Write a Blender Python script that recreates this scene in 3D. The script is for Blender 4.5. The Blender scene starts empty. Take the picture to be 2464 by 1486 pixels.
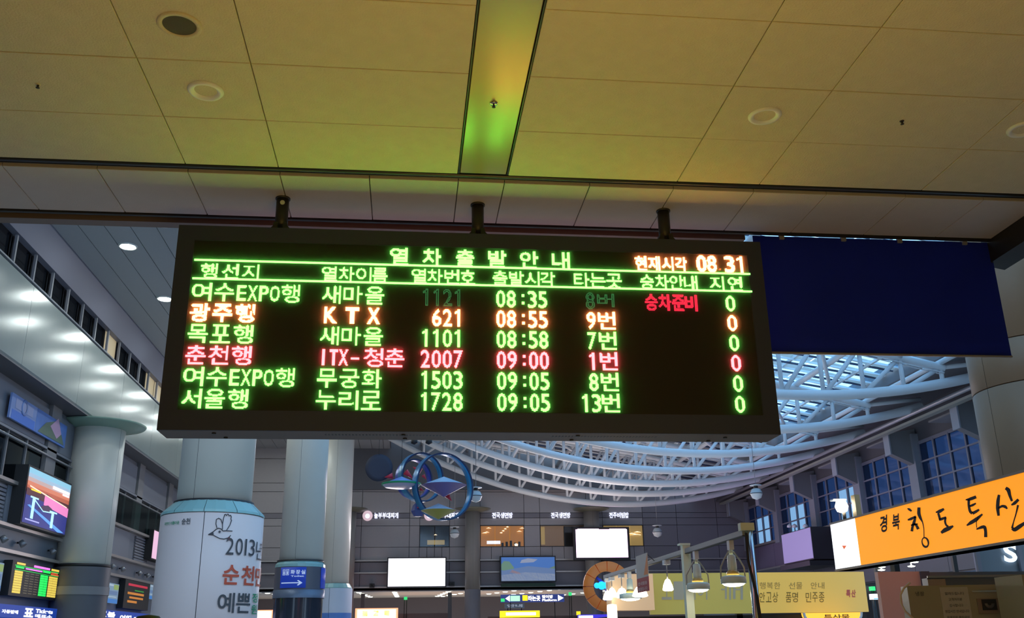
import bpy, math, random
import numpy as np
from mathutils import Vector, Matrix
random.seed(7)
S = bpy.context.scene
COL = S.collection
# ---------------------------------------------------------------- camera (solved from the vanishing points of the hall)
IW, IH, FPX = 2464.0, 1486.0, 2280.0
def _basis():
    cx, cy = IW/2, IH/2
    d = np.array([975-cx, 1540-cy, FPX]); vx = 1131-cx
    vy = (-FPX*FPX-(975-cx)*vx)/(1540-cy)
    u = np.array([vx, vy, FPX]); d /= np.linalg.norm(d); u /= np.linalg.norm(u)
    x = np.cross(d, u)
    if x[0] < 0: x = -x
    return np.array([x, d, u])
RB = _basis()
EYE = np.array([0.0, 0.0, 1.6])
camd = bpy.data.cameras.new('camera'); cam = bpy.data.objects.new('camera', camd); COL.objects.link(cam)
camd.sensor_width = 36.0; camd.lens = FPX/IW*36.0; camd.clip_end = 300
cam.matrix_world = Matrix(((RB[0][0], -RB[0][1], -RB[0][2], EYE[0]), (RB[1][0], -RB[1][1], -RB[1][2], EYE[1]),
                           (RB[2][0], -RB[2][1], -RB[2][2], EYE[2]), (0, 0, 0, 1)))
S.camera = cam
S.view_settings.view_transform = 'Standard'; S.view_settings.look = 'None'
S.view_settings.gamma = 1.0; S.view_settings.use_curve_mapping = False
S.view_settings.exposure = 0.0
S.cycles.use_denoising = True
S.cycles.max_bounces = 8; S.cycles.diffuse_bounces = 4; S.cycles.glossy_bounces = 3; S.cycles.transparent_max_bounces = 12
S.cycles.sample_clamp_indirect = 4.0
def at(px, py, X=None, Y=None, Z=None):
    r = RB @ np.array([px-IW/2, py-IH/2, FPX])
    t = (X-EYE[0])/r[0] if X is not None else (Y-EYE[1])/r[1] if Y is not None else (Z-EYE[2])/r[2]
    return Vector(EYE+t*r)
# ---------------------------------------------------------------- world: early daylight
W = bpy.data.worlds.new('world'); S.world = W; W.use_nodes = True
nt = W.node_tree; bg = nt.nodes['Background']
sky_ramp = nt.nodes.new('ShaderNodeValToRGB'); tc = nt.nodes.new('ShaderNodeTexCoord'); sp = nt.nodes.new('ShaderNodeSeparateXYZ')
nt.links.new(tc.outputs['Generated'], sp.inputs[0]); nt.links.new(sp.outputs['Z'], sky_ramp.inputs[0])
sky_ramp.color_ramp.elements[0].color = (0.40, 0.54, 0.72, 1); sky_ramp.color_ramp.elements[1].color = (0.33, 0.60, 0.84, 1)
nt.links.new(sky_ramp.outputs[0], bg.inputs[0]); bg.inputs[1].default_value = 3.7
# ---------------------------------------------------------------- large lights
def area(name, loc, rot, sx, sy, power, color):
    d = bpy.data.lights.new(name, 'AREA'); d.shape = 'RECTANGLE'; d.size = sx; d.size_y = sy; d.energy = power; d.color = color
    o = bpy.data.objects.new(name, d); COL.objects.link(o); o.location = loc; o.rotation_euler = rot; return o
# ceiling lighting of the lobby behind the viewer, shining down on the pale floor
area('lobby_light', (0.5, -1.5, 4.2), (0, 0, 0), 6, 3, 58, (1.0, 0.84, 0.64))
# amber fill light added below the view to warm the ceiling; no real fixture
area('ceiling_fill_light', (0.6, 2.2, 1.2), (math.radians(172), 0, 0), 2.2, .8, 56, (1.0, 0.60, 0.09))
# lamps of the shops in the hall
area('hall_light_far', (4, 44, 5.6), (math.radians(-60), 0, 0), 12, 1.0, 480, (1.0, 0.90, 0.95))
area('truss_uplight', (7.5, 41, 4.2), (math.radians(180), 0, 0), 5, 8, 260, (1.0, 0.80, 0.72))
area('truss_uplight_near', (10, 30, 4.2), (math.radians(180), 0, 0), 5, 10, 110, (0.80, 0.86, 1.0))
area('purple_uplight', (14.5, 40, 4.5), (math.radians(150), 0, math.radians(-90)), 14, 1.0, 70, (0.75, 0.45, 1.0))
# ---------------------------------------------------------------- materials
def lin(c):
    return tuple(((v/255)/12.92 if v/255 <= 0.04045 else ((v/255+0.055)/1.055)**2.4) for v in c)
MATS = {}
def mat(name, color, rough=0.6, metal=0.0, emit=None, strength=1.0, bump=0.0, bscale=60, var=0.0, vscale=8, spec=0.5, alpha=1.0):
    if name in MATS: return MATS[name]
    m = bpy.data.materials.new(name); m.use_nodes = True; n = m.node_tree; b = n.nodes['Principled BSDF']
    c = (*color, 1)
    b.inputs['Base Color'].default_value = c; b.inputs['Roughness'].default_value = rough; b.inputs['Metallic'].default_value = metal
    b.inputs['Specular IOR Level'].default_value = spec
    if emit: b.inputs['Emission Color'].default_value = (*emit, 1); b.inputs['Emission Strength'].default_value = strength
    if bump or var:
        tcn = n.nodes.new('ShaderNodeTexCoord')
    if bump:
        t = n.nodes.new('ShaderNodeTexNoise'); t.inputs['Scale'].default_value = bscale; t.inputs['Detail'].default_value = 4
        bp = n.nodes.new('ShaderNodeBump'); bp.inputs['Strength'].default_value = bump; bp.inputs['Distance'].default_value = 0.01
        n.links.new(tcn.outputs['Object'], t.inputs['Vector'])
        n.links.new(t.outputs['Fac'], bp.inputs['Height']); n.links.new(bp.outputs[0], b.inputs['Normal'])
    if var:
        t2 = n.nodes.new('ShaderNodeTexNoise'); t2.inputs['Scale'].default_value = vscale; t2.inputs['Detail'].default_value = 5
        n.links.new(tcn.outputs['Object'], t2.inputs['Vector'])
        mx = n.nodes.new('ShaderNodeMix'); mx.data_type = 'RGBA'
        mx.inputs['A'].default_value = tuple(v*(1-var) for v in color)+(1,); mx.inputs['B'].default_value = tuple(min(1, v*(1+var)) for v in color)+(1,)
        n.links.new(t2.outputs['Fac'], mx.inputs['Factor']); n.links.new(mx.outputs['Result'], b.inputs['Base Color'])
    MATS[name] = m; return m
def emis(name, color, strength=1.0):
    return mat(name, tuple(min(.8, v*.5) for v in color), 0.5, emit=color, strength=strength)
def glass(name, color, mixf=0.12, rough=0.08, gcol=(0.8, 0.9, 1)):
    if name in MATS: return MATS[name]
    m = bpy.data.materials.new(name); m.use_nodes = True; n = m.node_tree; n.nodes.clear()
    o = n.nodes.new('ShaderNodeOutputMaterial'); t = n.nodes.new('ShaderNodeBsdfTransparent'); g = n.nodes.new('ShaderNodeBsdfGlossy'); x = n.nodes.new('ShaderNodeMixShader')
    t.inputs[0].default_value = (*color, 1); g.inputs['Color'].default_value = (*gcol, 1); g.inputs['Roughness'].default_value = rough; x.inputs[0].default_value = mixf
    n.links.new(t.outputs[0], x.inputs[1]); n.links.new(g.outputs[0], x.inputs[2]); n.links.new(x.outputs[0], o.inputs[0])
    MATS[name] = m; return m
# ---------------------------------------------------------------- mesh helpers
class MB:
    def __init__(s): s.v = []; s.f = []; s.sm = []
    def add(s, vs, fs, smooth=False):
        k = len(s.v); s.v += [tuple(v) for v in vs]; s.f += [tuple(i+k for i in f) for f in fs]; s.sm += [smooth]*len(fs); return s
    def box(s, x0, x1, y0, y1, z0, z1):
        vs = [(x, y, z) for x in (x0, x1) for y in (y0, y1) for z in (z0, z1)]
        return s.add(vs, [(0, 1, 3, 2), (4, 6, 7, 5), (0, 4, 5, 1), (2, 3, 7, 6), (0, 2, 6, 4), (1, 5, 7, 3)])
    def tube(s, a, b, r, n=10, r2=None, caps=True):
        a = Vector(a); b = Vector(b); r2 = r if r2 is None else r2
        d = (b-a).normalized(); q = d.orthogonal().normalized(); w = d.cross(q)
        ring = lambda c, rr: [c+q*(rr*math.cos(2*math.pi*i/n))+w*(rr*math.sin(2*math.pi*i/n)) for i in range(n)]
        k = len(s.v); s.add(ring(a, r)+ring(b, r2), [(i, (i+1) % n, n+(i+1) % n, n+i) for i in range(n)], True)
        if caps: s.f += [tuple(k+i for i in reversed(range(n))), tuple(k+n+i for i in range(n))]; s.sm += [False]*2
        return s
    def path(s, pts, r, n=10):
        pts = [Vector(p) for p in pts]; k = len(s.v); vs = []; fs = []
        up = Vector((0, 1, 0.01))
        for i, p in enumerate(pts):
            d = (pts[min(i+1, len(pts)-1)]-pts[max(i-1, 0)]).normalized()
            q = d.cross(up)
            if q.length < 1e-3: q = d.orthogonal()
            q.normalize(); w = d.cross(q)
            vs += [p+q*(r*math.cos(2*math.pi*j/n))+w*(r*math.sin(2*math.pi*j/n)) for j in range(n)]
        for i in range(len(pts)-1):
            for j in range(n): fs.append((i*n+j, i*n+(j+1) % n, (i+1)*n+(j+1) % n, (i+1)*n+j))
        s.add(vs, fs, True)
        s.add(vs[:n], [tuple(reversed(range(n)))]); s.add(vs[-n:], [tuple(range(n))]); return s
    def lathe(s, prof, c=(0, 0, 0), n=32, axis=2, a0=0.0, a1=2*math.pi, smooth=True):
        c = Vector(c); full = abs(a1-a0-2*math.pi) < 1e-6; m = n if full else n+1; vs = []
        for (r, h) in prof:
            for j in range(m):
                a = a0+(a1-a0)*j/n
                p = (r*math.cos(a), r*math.sin(a), h)
                if axis == 1: p = (r*math.cos(a), h, r*math.sin(a))
                if axis == 0: p = (h, r*math.cos(a), r*math.sin(a))
                vs.append(c+Vector(p))
        fs = []
        for i in range(len(prof)-1):
            for j in range(n): j2 = (j+1) % m if full else j+1; fs.append((i*m+j, i*m+j2, (i+1)*m+j2, (i+1)*m+j))
        return s.add(vs, fs, smooth)
    def prism(s, poly, axis, h0, h1):
        n = len(poly)
        def P(p, h): return (p[0], h, p[1]) if axis == 1 else (h, p[0], p[1]) if axis == 0 else (p[0], p[1], h)
        return s.add([P(p, h0) for p in poly]+[P(p, h1) for p in poly],
              [tuple(range(n)), tuple(range(2*n-1, n-1, -1))]+[(i, i+n, (i+1) % n+n, (i+1) % n) for i in range(n)])
    def mesh(s, name, m=None, bevel=0):
        me = bpy.data.meshes.new(name); me.from_pydata([tuple(v) for v in s.v], [], s.f)
        me.polygons.foreach_set('use_smooth', s.sm); me.update()
        if m: me.materials.append(m)
        return me
    def build(s, name, m, parent=None):
        o = bpy.data.objects.new(name, s.mesh(name, m)); COL.objects.link(o)
        if parent is not None: setpar(o, parent)
        return o
def world_loc(o):
    v = Vector((0, 0, 0))
    while o is not None: v += Vector(o.location); o = o.parent
    return v
def setpar(o, p):
    o.parent = p; o.location = Vector(o.location)-world_loc(p) if True else o.location
def tag(o, label=None, cat=None, group=None, kind=None):
    if label: o['label'] = label
    if cat: o['category'] = cat
    if group: o['group'] = group
    if kind: o['kind'] = kind
    return o
def thing(name, loc, label, cat, group=None):
    o = bpy.data.objects.new(name, None); COL.objects.link(o); o.location = loc; o.empty_display_size = .1
    return tag(o, label, cat, group)
def struct(name, mb, m, label=None):
    o = mb.build(name, m); o['kind'] = 'structure'
    if label: o['label'] = label; o['category'] = name.split('_')[0]
    return o
def inst(me, name, loc, parent=None, rot=None):
    o = bpy.data.objects.new(name, me); COL.objects.link(o); o.location = loc
    if rot: o.rotation_euler = rot
    if parent is not None: setpar(o, parent)
    return o
# ---------------------------------------------------------------- lettering
_tc = {}
def glyph(txt, bold=0.0):
    """triangulated outline of a piece of text from the built-in font: (verts Nx2, tris Mx3)"""
    k = (txt, bold)
    if k in _tc: return _tc[k]
    c = bpy.data.curves.new('t', 'FONT'); c.body = txt; c.size = 1; c.offset = bold; c.resolution_u = 4
    o = bpy.data.objects.new('t', c)
    me = bpy.data.meshes.new_from_object(o)
    me.calc_loop_triangles()
    v = np.array([tuple(p.co)[:2] for p in me.vertices]) if len(me.vertices) else np.zeros((0, 2))
    t = np.array([tuple(x.vertices) for x in me.loop_triangles]) if len(me.loop_triangles) else np.zeros((0, 3), int)
    bpy.data.objects.remove(o); bpy.data.curves.remove(c); bpy.data.meshes.remove(me)
    _tc[k] = (v, t); return _tc[k]
def raster(ch, w, h, bold, ss=4):
    v, t = glyph(ch, bold); g = np.zeros((h, w))
    if not len(v): return g.astype(bool)
    mn = v.min(0); mx = v.max(0); p = (v-mn)/(mx-mn)*np.array([w, h])
    xs = (np.arange(w*ss)+.5)/ss; ys = (np.arange(h*ss)+.5)/ss
    X, Y = np.meshgrid(xs, ys); acc = np.zeros(X.shape, bool)
    for a, b, c in t:
        A, B, C = p[a], p[b], p[c]
        lo = np.minimum(np.minimum(A, B), C); hi = np.maximum(np.maximum(A, B), C)
        i0 = max(0, int(lo[0]*ss)-1); i1 = min(w*ss, int(hi[0]*ss)+2); j0 = max(0, int(lo[1]*ss)-1); j1 = min(h*ss, int(hi[1]*ss)+2)
        x = X[j0:j1, i0:i1]; y = Y[j0:j1, i0:i1]
        d1 = (x-B[0])*(A[1]-B[1])-(A[0]-B[0])*(y-B[1]); d2 = (x-C[0])*(B[1]-C[1])-(B[0]-C[0])*(y-C[1]); d3 = (x-A[0])*(C[1]-A[1])-(C[0]-A[0])*(y-A[1])
        acc[j0:j1, i0:i1] |= ~(((d1 < 0) | (d2 < 0) | (d3 < 0)) & ((d1 > 0) | (d2 > 0) | (d3 > 0)))
    return acc.reshape(h, ss, w, ss).mean((1, 3)) > 0.47
def text_mb(mb, txt, fit, fn, bold=0.0, depth=None):
    """lay text in the box fit=(u0,v0,u1,v1) and map (u,v) to 3D through fn; spaces count, each call one string"""
    v, t = glyph(txt, bold)
    if not len(v): return mb
    mn = v.min(0); mx = v.max(0); u0, v0, u1, v1 = fit
    p = (v-mn)/(mx-mn)*np.array([u1-u0, v1-v0])+np.array([u0, v0])
    return mb.add([fn(a, b) for a, b in p], [tuple(int(i) for i in x) for x in t])
ORD = ['first', 'second', 'third', 'fourth', 'fifth', 'sixth', 'seventh', 'eighth', 'ninth', 'tenth', 'eleventh', 'twelfth', 'thirteenth', 'fourteenth', 'fifteenth', 'sixteenth', 'seventeenth', 'eighteenth', 'nineteenth', 'twentieth', 'twenty-first', 'twenty-second', 'twenty-third', 'twenty-fourth']
# ================================================================ MATERIALS
M_tile = mat('ceiling_tile_white', (0.58, 0.52, 0.37), 0.85, bump=0.5, bscale=90, var=0.10, vscale=9)
M_tile2 = mat('ceiling_tile_edge', (0.50, 0.46, 0.45), 0.8, bump=0.25, bscale=90, var=0.05)
M_strip = mat('brushed_cream_metal', (0.50, 0.41, 0.23), 0.26, 0.42)
M_dark = mat('dark_metal', (0.035, 0.034, 0.036), 0.45, 0.3)
M_groove = mat('grey_channel', (0.06, 0.06, 0.065), 0.35, 0.6)
M_brown = mat('brown_lintel', (0.17, 0.13, 0.115), 0.5)
M_case = mat('board_case_grey', (0.030, 0.037, 0.080), 0.6)
M_face = mat('led_face', (0.030, 0.026, 0.024), 0.6, spec=0.2)
M_ring = mat('white_ring', (0.72, 0.73, 0.70), 0.35)
M_lens = mat('frosted_lens', (0.40, 0.40, 0.42), 0.3)
M_grille = mat('speaker_grille', (0.10, 0.085, 0.06), 0.6, bump=0.8, bscale=400)
M_banner = mat('blue_banner_cloth', (0.009, 0.024, 0.42), 0.75, spec=0.2, var=.15, vscale=2)
M_colbeige = mat('column_beige_panel', (0.22, 0.14, 0.08), 0.5, var=0.08, vscale=3)
M_conc = mat('grey_panel', (0.22, 0.215, 0.225), 0.55, var=0.06, vscale=2)
M_concd = mat('dark_grey_panel', (0.11, 0.11, 0.125), 0.5, var=0.06, vscale=2)
M_white = mat('white_paint', (0.72, 0.74, 0.76), 0.4)
M_steel = mat('white_steel', (0.66, 0.70, 0.74), 0.32)
M_colw = mat('column_white', (0.70, 0.68, 0.61), 0.4, var=.03, vscale=3)
M_mint = mat('mint_metal', (0.28, 0.50, 0.50), 0.3)
M_soff = mat('soffit_gloss', (0.24, 0.285, 0.28), 0.19, var=0.05, vscale=1.2, spec=0.8)
M_floor = mat('stone_floor', (0.50, 0.47, 0.43), 0.35, var=0.06)
M_black = mat('black', (0.012, 0.012, 0.014), 0.5)

# ================================================================ SHELL
ZC = 4.58
struct('floor', MB().box(-14, 22, -6, 54, -0.2, 0), M_floor)
struct('wall_back', MB().box(-7, 8.5, -6, -5.8, 0, ZC+.2), mat('lobby_wall', (0.5, 0.46, 0.4), .7))
struct('wall_lobby_left', MB().box(-7.2, -7, -6, 6.6, 0, ZC+.2), mat('lobby_wall', (0.5, 0.46, 0.4), .7))
struct('wall_lobby_right', MB().box(8.5, 8.7, -6, 6.6, 0, ZC+.2), mat('lobby_wall', (0.5, 0.46, 0.4), .7))
ceil = struct('ceiling', MB().box(-7, 8.5, -5.8, 6.6, ZC+.035, ZC+.3), M_dark)
# tiles: 0.6 m module, proud of the dark grid with 6 mm joints
tile_mesh = {}
def tile(x0, x1, y0, y1, m, name='ceiling_tile', z=ZC, g=.0028, th=.03):
    w, d = round(x1-x0, 3), round(y1-y0, 3); k = (w, d, m.name)
    if k not in tile_mesh:
        b = MB(); hw, hd = w/2-g, d/2-g; e = .003
        vs = [(-hw, -hd, th), (hw, -hd, th), (hw, hd, th), (-hw, hd, th), (-hw, -hd, e), (hw, -hd, e), (hw, hd, e), (-hw, hd, e),
              (-hw+e, -hd+e, 0), (hw-e, -hd+e, 0), (hw-e, hd-e, 0), (-hw+e, hd-e, 0)]
        fs = [(3, 2, 1, 0), (8, 9, 10, 11)]
        for i in range(4): j = (i+1) % 4; fs += [(i, j, 4+j, 4+i), (4+i, 4+j, 8+j, 8+i)]
        tile_mesh[k] = b.add(vs, fs).mesh(name, m)
    return inst(tile_mesh[k], name, ((x0+x1)/2, (y0+y1)/2, z+random.uniform(-.0012, .0012)), ceil)
xsA = [-5.1, -3.9, -2.7, -1.505, -0.905, 0.288]; xsB = [0.630, 1.812, 2.403, 3.60, 4.80, 6.0]
for y in [1.54+.605*i for i in range(7)]:
    for xs in (xsA, xsB):
        for a, b in zip(xs[:-1], xs[1:]): tile(a, b, y-.005, y+.6, M_tile)
for y in [-5.8+1.23*i for i in range(6)]:
    for a in np.arange(-6.9, 8.4, 1.2): tile(a, min(a+1.2, 8.45), y, min(y+1.225, 1.53), M_tile)
for a, b in zip([-7, -5.1], [-5.1, -5.1]):
    if b > a: tile(a, b, 1.54, 5.77, M_tile)
tile(6.0, 8.45, 1.54, 5.77, M_tile)
tile(0.300, 0.618, 1.54, 5.765, M_strip, 'metal_strip', ZC+.004)
for x in (0.2935, 0.6245): MB().box(x-.0035, x+.0035, 1.54, 5.765, ZC+.002, ZC+.03).build('strip_edge', M_groove, ceil)
# dark channel across the ceiling, then the pale row of edge panels
g = MB().box(-7, 8.4, 5.775, 5.875, ZC+.02, ZC+.035); g.tube((-7, 5.80, ZC+.010), (8.4, 5.80, ZC+.010), .017); g.tube((-7, 5.852, ZC+.012), (8.4, 5.852, ZC+.012), .004)
struct('trim_1', g, M_groove)
xs = [-5.1, -4.5, -3.9, -3.3, -2.7, -2.10, -1.515, -.91, -.31, .298, .618, 1.218, 1.818, 2.405, 2.945, 3.545, 4.145, 4.62]
for a, b in zip(xs[:-1], xs[1:]): tile(a, b, 5.885, 6.565, M_tile2, 'edge_panel')
struct('trim_2', MB().box(-7, 4.62, 6.572, 6.60, ZC-.012, ZC+.06), M_dark)
struct('trim_3', MB().box(-7, 2.60, 6.64, 6.74, 4.545, 4.85), M_brown)
MB().box(-7, 8.5, 6.6, 6.64, ZC+.03, 6.5).build('floor_edge', M_concd, ceil)
bm_ = MB().prism([(4.62, 4.40), (4.78, 4.37), (4.85, 4.7), (4.62, 4.7)], 1, 4.2, 6.7)
struct('trim_4', bm_, M_dark)
MB().box(4.80, 8.4, 5.885, 6.6, ZC, ZC+.03).build('edge_panel', M_tile2, ceil)

# ================================================================ CEILING FITTINGS
def downlight(x, y, label):
    t = thing('downlight', (x, y, ZC), label, 'light', 'recessed downlights')
    MB().lathe([(.060, .004), (.066, -.004), (.078, -.014), (.094, -.012), (.101, -.002), (.101, .002)], (x, y, ZC), 40).build('trim_ring', M_ring, t)
    MB().lathe([(.066, .0), (.060, .05), (.05, .06)], (x, y, ZC), 32).build('reflector', M_ring, t)
    MB().lathe([(0, .02), (.04, .022), (.061, .03)], (x, y, ZC), 32).build('lens', M_lens, t)
downlight(-1.199, 4.856, 'round white recessed downlight on the left part of the tiled ceiling, green tinged')
downlight(2.106, 4.860, 'round white recessed downlight in the tiles right of the metal ceiling strip')
downlight(3.80, 4.884, 'round white downlight cut off by the right edge of the picture')
t = thing('ceiling_speaker', (-1.211, 4.242, ZC), 'round ceiling loudspeaker with dark mesh grille in the ceiling tiles', 'speaker')
MB().lathe([(.082, .004), (.086, -.008), (.106, -.008), (.112, -.002), (.112, .003)], (-1.211, 4.242, ZC), 40).build('trim_ring', M_tile, t)
MB().lathe([(0, -.007), (.05, -.006), (.083, -.003)], (-1.211, 4.242, ZC), 40).build('grille', M_grille, t)
def sprinkler(x, y, label, m, r=.02):
    t = thing('sprinkler', (x, y, ZC), label, 'sprinkler', 'ceiling sprinklers')
    MB().lathe([(0, -.004), (r*.8, -.005), (r, 0)], (x, y, ZC), 20).build('escutcheon', m, t)
    MB().tube((x, y, ZC-.002), (x, y, ZC-.022), .006).lathe([(0, -.024), (.011, -.023), (.011, -.021), (0, -.020)], (x, y, ZC), 12).build('head', M_dark, t)
sprinkler(-2.117, 4.868, 'tiny sprinkler head at the far left of the ceiling', M_tile, .014)
sprinkler(.453, 4.863, 'sprinkler head in the middle of the shiny ceiling strip', mat('chrome', (.7, .6, .5), .2, 1.0), .024)
sprinkler(2.979, 4.853, 'small dark sprinkler head on the right part of the ceiling', M_dark, .014)

# ================================================================ DEPARTURE BOARD
BX0, BX1, BZ0, BZ1, BY = -1.588, 2.497, 2.877, 4.290, 6.10
board = thing('departure_board', ((BX0+BX1)/2, BY+.13, BZ0), 'large hanging grey LED train departure board with green, orange and red writing', 'display board')
SX0, SX1, SZ0, SZ1 = -1.474, 2.386, 3.008, 4.179
c = MB()
c.box(BX0, BX1, BY, BY+.012, SZ1, BZ1).box(BX0, BX1, BY, BY+.012, BZ0, SZ0).box(BX0, SX0, BY, BY+.012, SZ0, SZ1).box(SX1, BX1, BY, BY+.012, SZ0, SZ1)
c.build('front_frame', M_case, board)
body = MB().box(BX0, BX1, BY+.012, BY+.27, BZ0, BZ1)
body = body.build('casing', mat('casing_side', (0.13, 0.095, 0.085), 0.6), board)
bx = BY+.006
b = MB().box(SX0, SX1, BY+.004, BY+.0115, SZ0, SZ1)
screen = b.build('screen', M_face, board)
for (xa, xb) in ((-.55, .22), (.95, 1.68)):
    sl = MB()
    for i in range(int((xb-xa)/.022)): sl.box(xa+i*.022, xa+i*.022+.010, BY+.10, BY+.135, BZ0-.0015, BZ0+.002)
    sl.build('vent_slots', M_black, board)['kind'] = 'stuff'
for x, y in ((-1.25, .08), (-1.2, .22), (-.04, .09), (-.03, .21), (1.12, .08), (1.10, .22), (2.14, .1), (2.06, .22)):
    MB().tube((x, BY+y, BZ0), (x, BY+y, BZ0-.008), .014).build('foot_screw', M_black, board)
for i, x in enumerate((-.93, .457, 1.835)):
    y = BY+.14
    MB().tube((x, y, BZ1+.03), (x, y, ZC), .044, 20).lathe([(.044, ZC-.012), (.052, ZC-.010), (.052, ZC)], (x, y, 0), 24).build('hanger_pole', M_dark, board)
    MB().prism([(x-.105, BZ1), (x+.105, BZ1), (x+.05, BZ1+.06), (x+.045, BZ1+.09), (x-.045, BZ1+.09), (x-.05, BZ1+.06)], 1, y-.04, y+.04).build('hanger_foot', M_dark, board)
MB().tube((-.925, BY+.14-.043, ZC-.055), (-.925, BY+.14-.052, ZC-.055), .0165, 16).build('bolt_head', mat('pale_bolt', (.62, .66, .60), .4), board)
# matrix of 640 x 192 dots
PIT = .0060625; GX, GZ = -1.470, 4.177
LED = {'g': emis('led_green', (0.90, 5.4, 0.56), 1.0), 'o': emis('led_orange', (9.0, 2.2, 0.65), 1.6), 'r': emis('led_red', (8.0, .62, .72), 1.3),
       'dg': emis('led_green_fading', (0.03, 0.16, 0.05), 1), 'dr': emis('led_red_fading', (1.1, .03, .08), 1), 'do': emis('led_orange_dim', (.9, .12, .04), 1)}
def led_cells(mb, g, c0, r0, depth=.008):
    """g[row from bottom, col]; c0,r0 = left column and BOTTOM row of the block"""
    h, w = g.shape
    for j in range(h):
        i = 0
        while i < w:
            if g[j, i]:
                k = i
                while k < w and g[j, k]: k += 1
                x0, x1 = GX+(c0+i)*PIT, GX+(c0+k)*PIT; z0 = GZ-(r0-j)*PIT
                mb.box(x0, x1, BY+.004-depth, BY+.004, z0, z0+PIT*.98); i = k
            else: i += 1
def outline(g):
    e = np.zeros_like(g); p = np.pad(g, 1)
    inner = p[:-2, 1:-1] & p[2:, 1:-1] & p[1:-1, :-2] & p[1:-1, 2:]
    return g & ~inner
def led_text(items, color, row_bottom, hollow=False):
    """items: (char, left column, width, height, bold, raise)"""
    for it in items:
        mb = MB()
        ch, c0, w, h = it[:4]; bold = it[4] if len(it) > 4 else .004; up = it[5] if len(it) > 5 else 0
        if ch == ':':
            g = np.zeros((h, w), bool); q = 3; g[1:1+q, :] = True; g[h-1-q:h-1, :] = True
        elif ch == '.': g = np.ones((h, w), bool)
        elif ch == '-': g = np.ones((h, w), bool)
        elif ch == '1':
            g = np.zeros((h, w), bool); q = 3 if w > 6 else 3; g[:, w-q-0:w] = True; g[h-4:h-2, 1:w] = True; g[h-5:h-3, 0:2] = True
        else: g = raster(ch, w, h, bold)
        if hollow: g = outline(g) if hollow == 1 else g & ((np.indices(g.shape).sum(0) % 2 == 0) | outline(g))
        led_cells(mb, g, c0, row_bottom-up)
        mb.build('led_character', LED[color], screen)
def hang(s, cols, w=21, h=21, bold=.004): return [(ch, c0, w, h, bold) for ch, c0 in zip(s, cols)]
def digits(s, c0, step=12, w=10, h=20, bold=.008):
    out = []
    for i, ch in enumerate(s):
        if ch == ' ': continue
        ww = 6 if ch == '1' else 3 if ch == ':' else w; off = 2 if ch == '1' else 6 if ch == ':' else 1
        hh = 14 if ch == ':' else h
        out.append((ch, c0+i*step+off, ww, hh, bold, 3 if ch == ':' else 0))
    return out
RB_ = lambda k: 24*(k+1)-1   # bottom row of text line k
# title line
led_text([(ch, c0, 21, 21, .018) for ch, c0 in zip('열차출발안내', (216, 253, 291, 328, 365, 402))], 'g', 23)
led_text([(ch, c0, 14, 18, .02) for ch, c0 in zip('현재시각', (500, 516, 532, 548))], 'o', 22)
led_text([('0', 574, 12, 21, .018), ('8', 587, 11, 21, .018), ('3', 608, 12, 21, .018), ('1', 623, 7, 21, .018)], 'o', 22)
led_text([('.', 601, 2, 2, 0, 3)], 'do', 22)
for z in (4.033, 3.897):
    r0 = int(round((GZ-z)/PIT)); mb = MB(); led_cells(mb, np.ones((2, 637), bool), 1, r0); mb.build('led_line', LED['g'], screen)
for s, cols, w in (('행선지', (9, 32, 54), 18), ('열차이름', (141, 160, 179, 197), 17), ('열차번호', (241, 259, 278, 296), 17), ('출발시각', (333, 352, 370, 388), 17),
                   ('타는곳', (427, 446, 465), 18), ('승차안내', (505, 523, 540, 557), 16), ('지연', (588, 610), 17)):
    led_text([(ch, c0, w, 18, .004) for ch, c0 in zip(s, cols)], 'g', 45)
C1 = (2, 26, 50); C2 = (142, 166, 190)
rows = [('여수', '행', 'EXPO', '새마을', '1121', '08:35', ' 8', '번', 'g'), ('광주행', '', '', 'KTX', ' 621', '08:55', ' 9', '번', 'o'),
        ('목포행', '', '', '새마을', '1101', '08:58', ' 7', '번', 'g'), ('춘천행', '', '', 'ITX', '2007', '09:00', ' 1', '번', 'r'),
        ('여수', '행', 'EXPO', '무궁화', '1503', '09:05', ' 8', '번', 'g'), ('서울행', '', '', '누리로', '1728', '09:05', '13', '번', 'g')]
for i, (a, hg, ex, nm, no, tm, pf, bn, col) in enumerate(rows):
    rb = RB_(i+2); bo = .02 if col == 'o' else .004
    it = hang(a, C1, 21, 21, bo)
    if ex: it += [(ch, c0, 10, 18, .004, 1) for ch, c0 in zip(ex, (50, 62, 74, 86))]+[('행', 98, 20, 21, .004)]
    led_text(it, col, rb)
    if nm == 'KTX': led_text([('K', 146, 14, 19, .03, 1), ('T', 169, 15, 19, .03, 1), ('X', 193, 14, 19, .03, 1)], col, rb)
    elif nm == 'ITX': led_text([('I', 146, 3, 18, .02, 1), ('T', 154, 9, 18, .02, 1), ('X', 164, 10, 18, .02, 1), ('-', 177, 9, 2, 0, 8), ('청', 191, 21, 21, .004), ('춘', 214, 21, 21, .004)], col, rb)
    else: led_text(hang(nm, C2), col, rb)
    dim = i == 0
    led_text(digits(no, 252), 'dg' if dim else col, rb, 1 if dim else False)
    led_text(digits(tm, 336), col, rb)
    led_text(digits(pf, 427 if pf != '13' else 429)+[('버' if dim else bn, 453, 20, 21 if not dim else 16, .004, 0 if not dim else 3)], 'dg' if dim else col, rb, 1 if dim else False)
    led_text([('0', 605, 11, 19, .004, 1)], col, rb)
led_text([(ch, c0, 15, 20, .02) for ch, c0 in zip('승차준비', (509, 525, 541, 556))], 'dr', RB_(2), 2)
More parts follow.
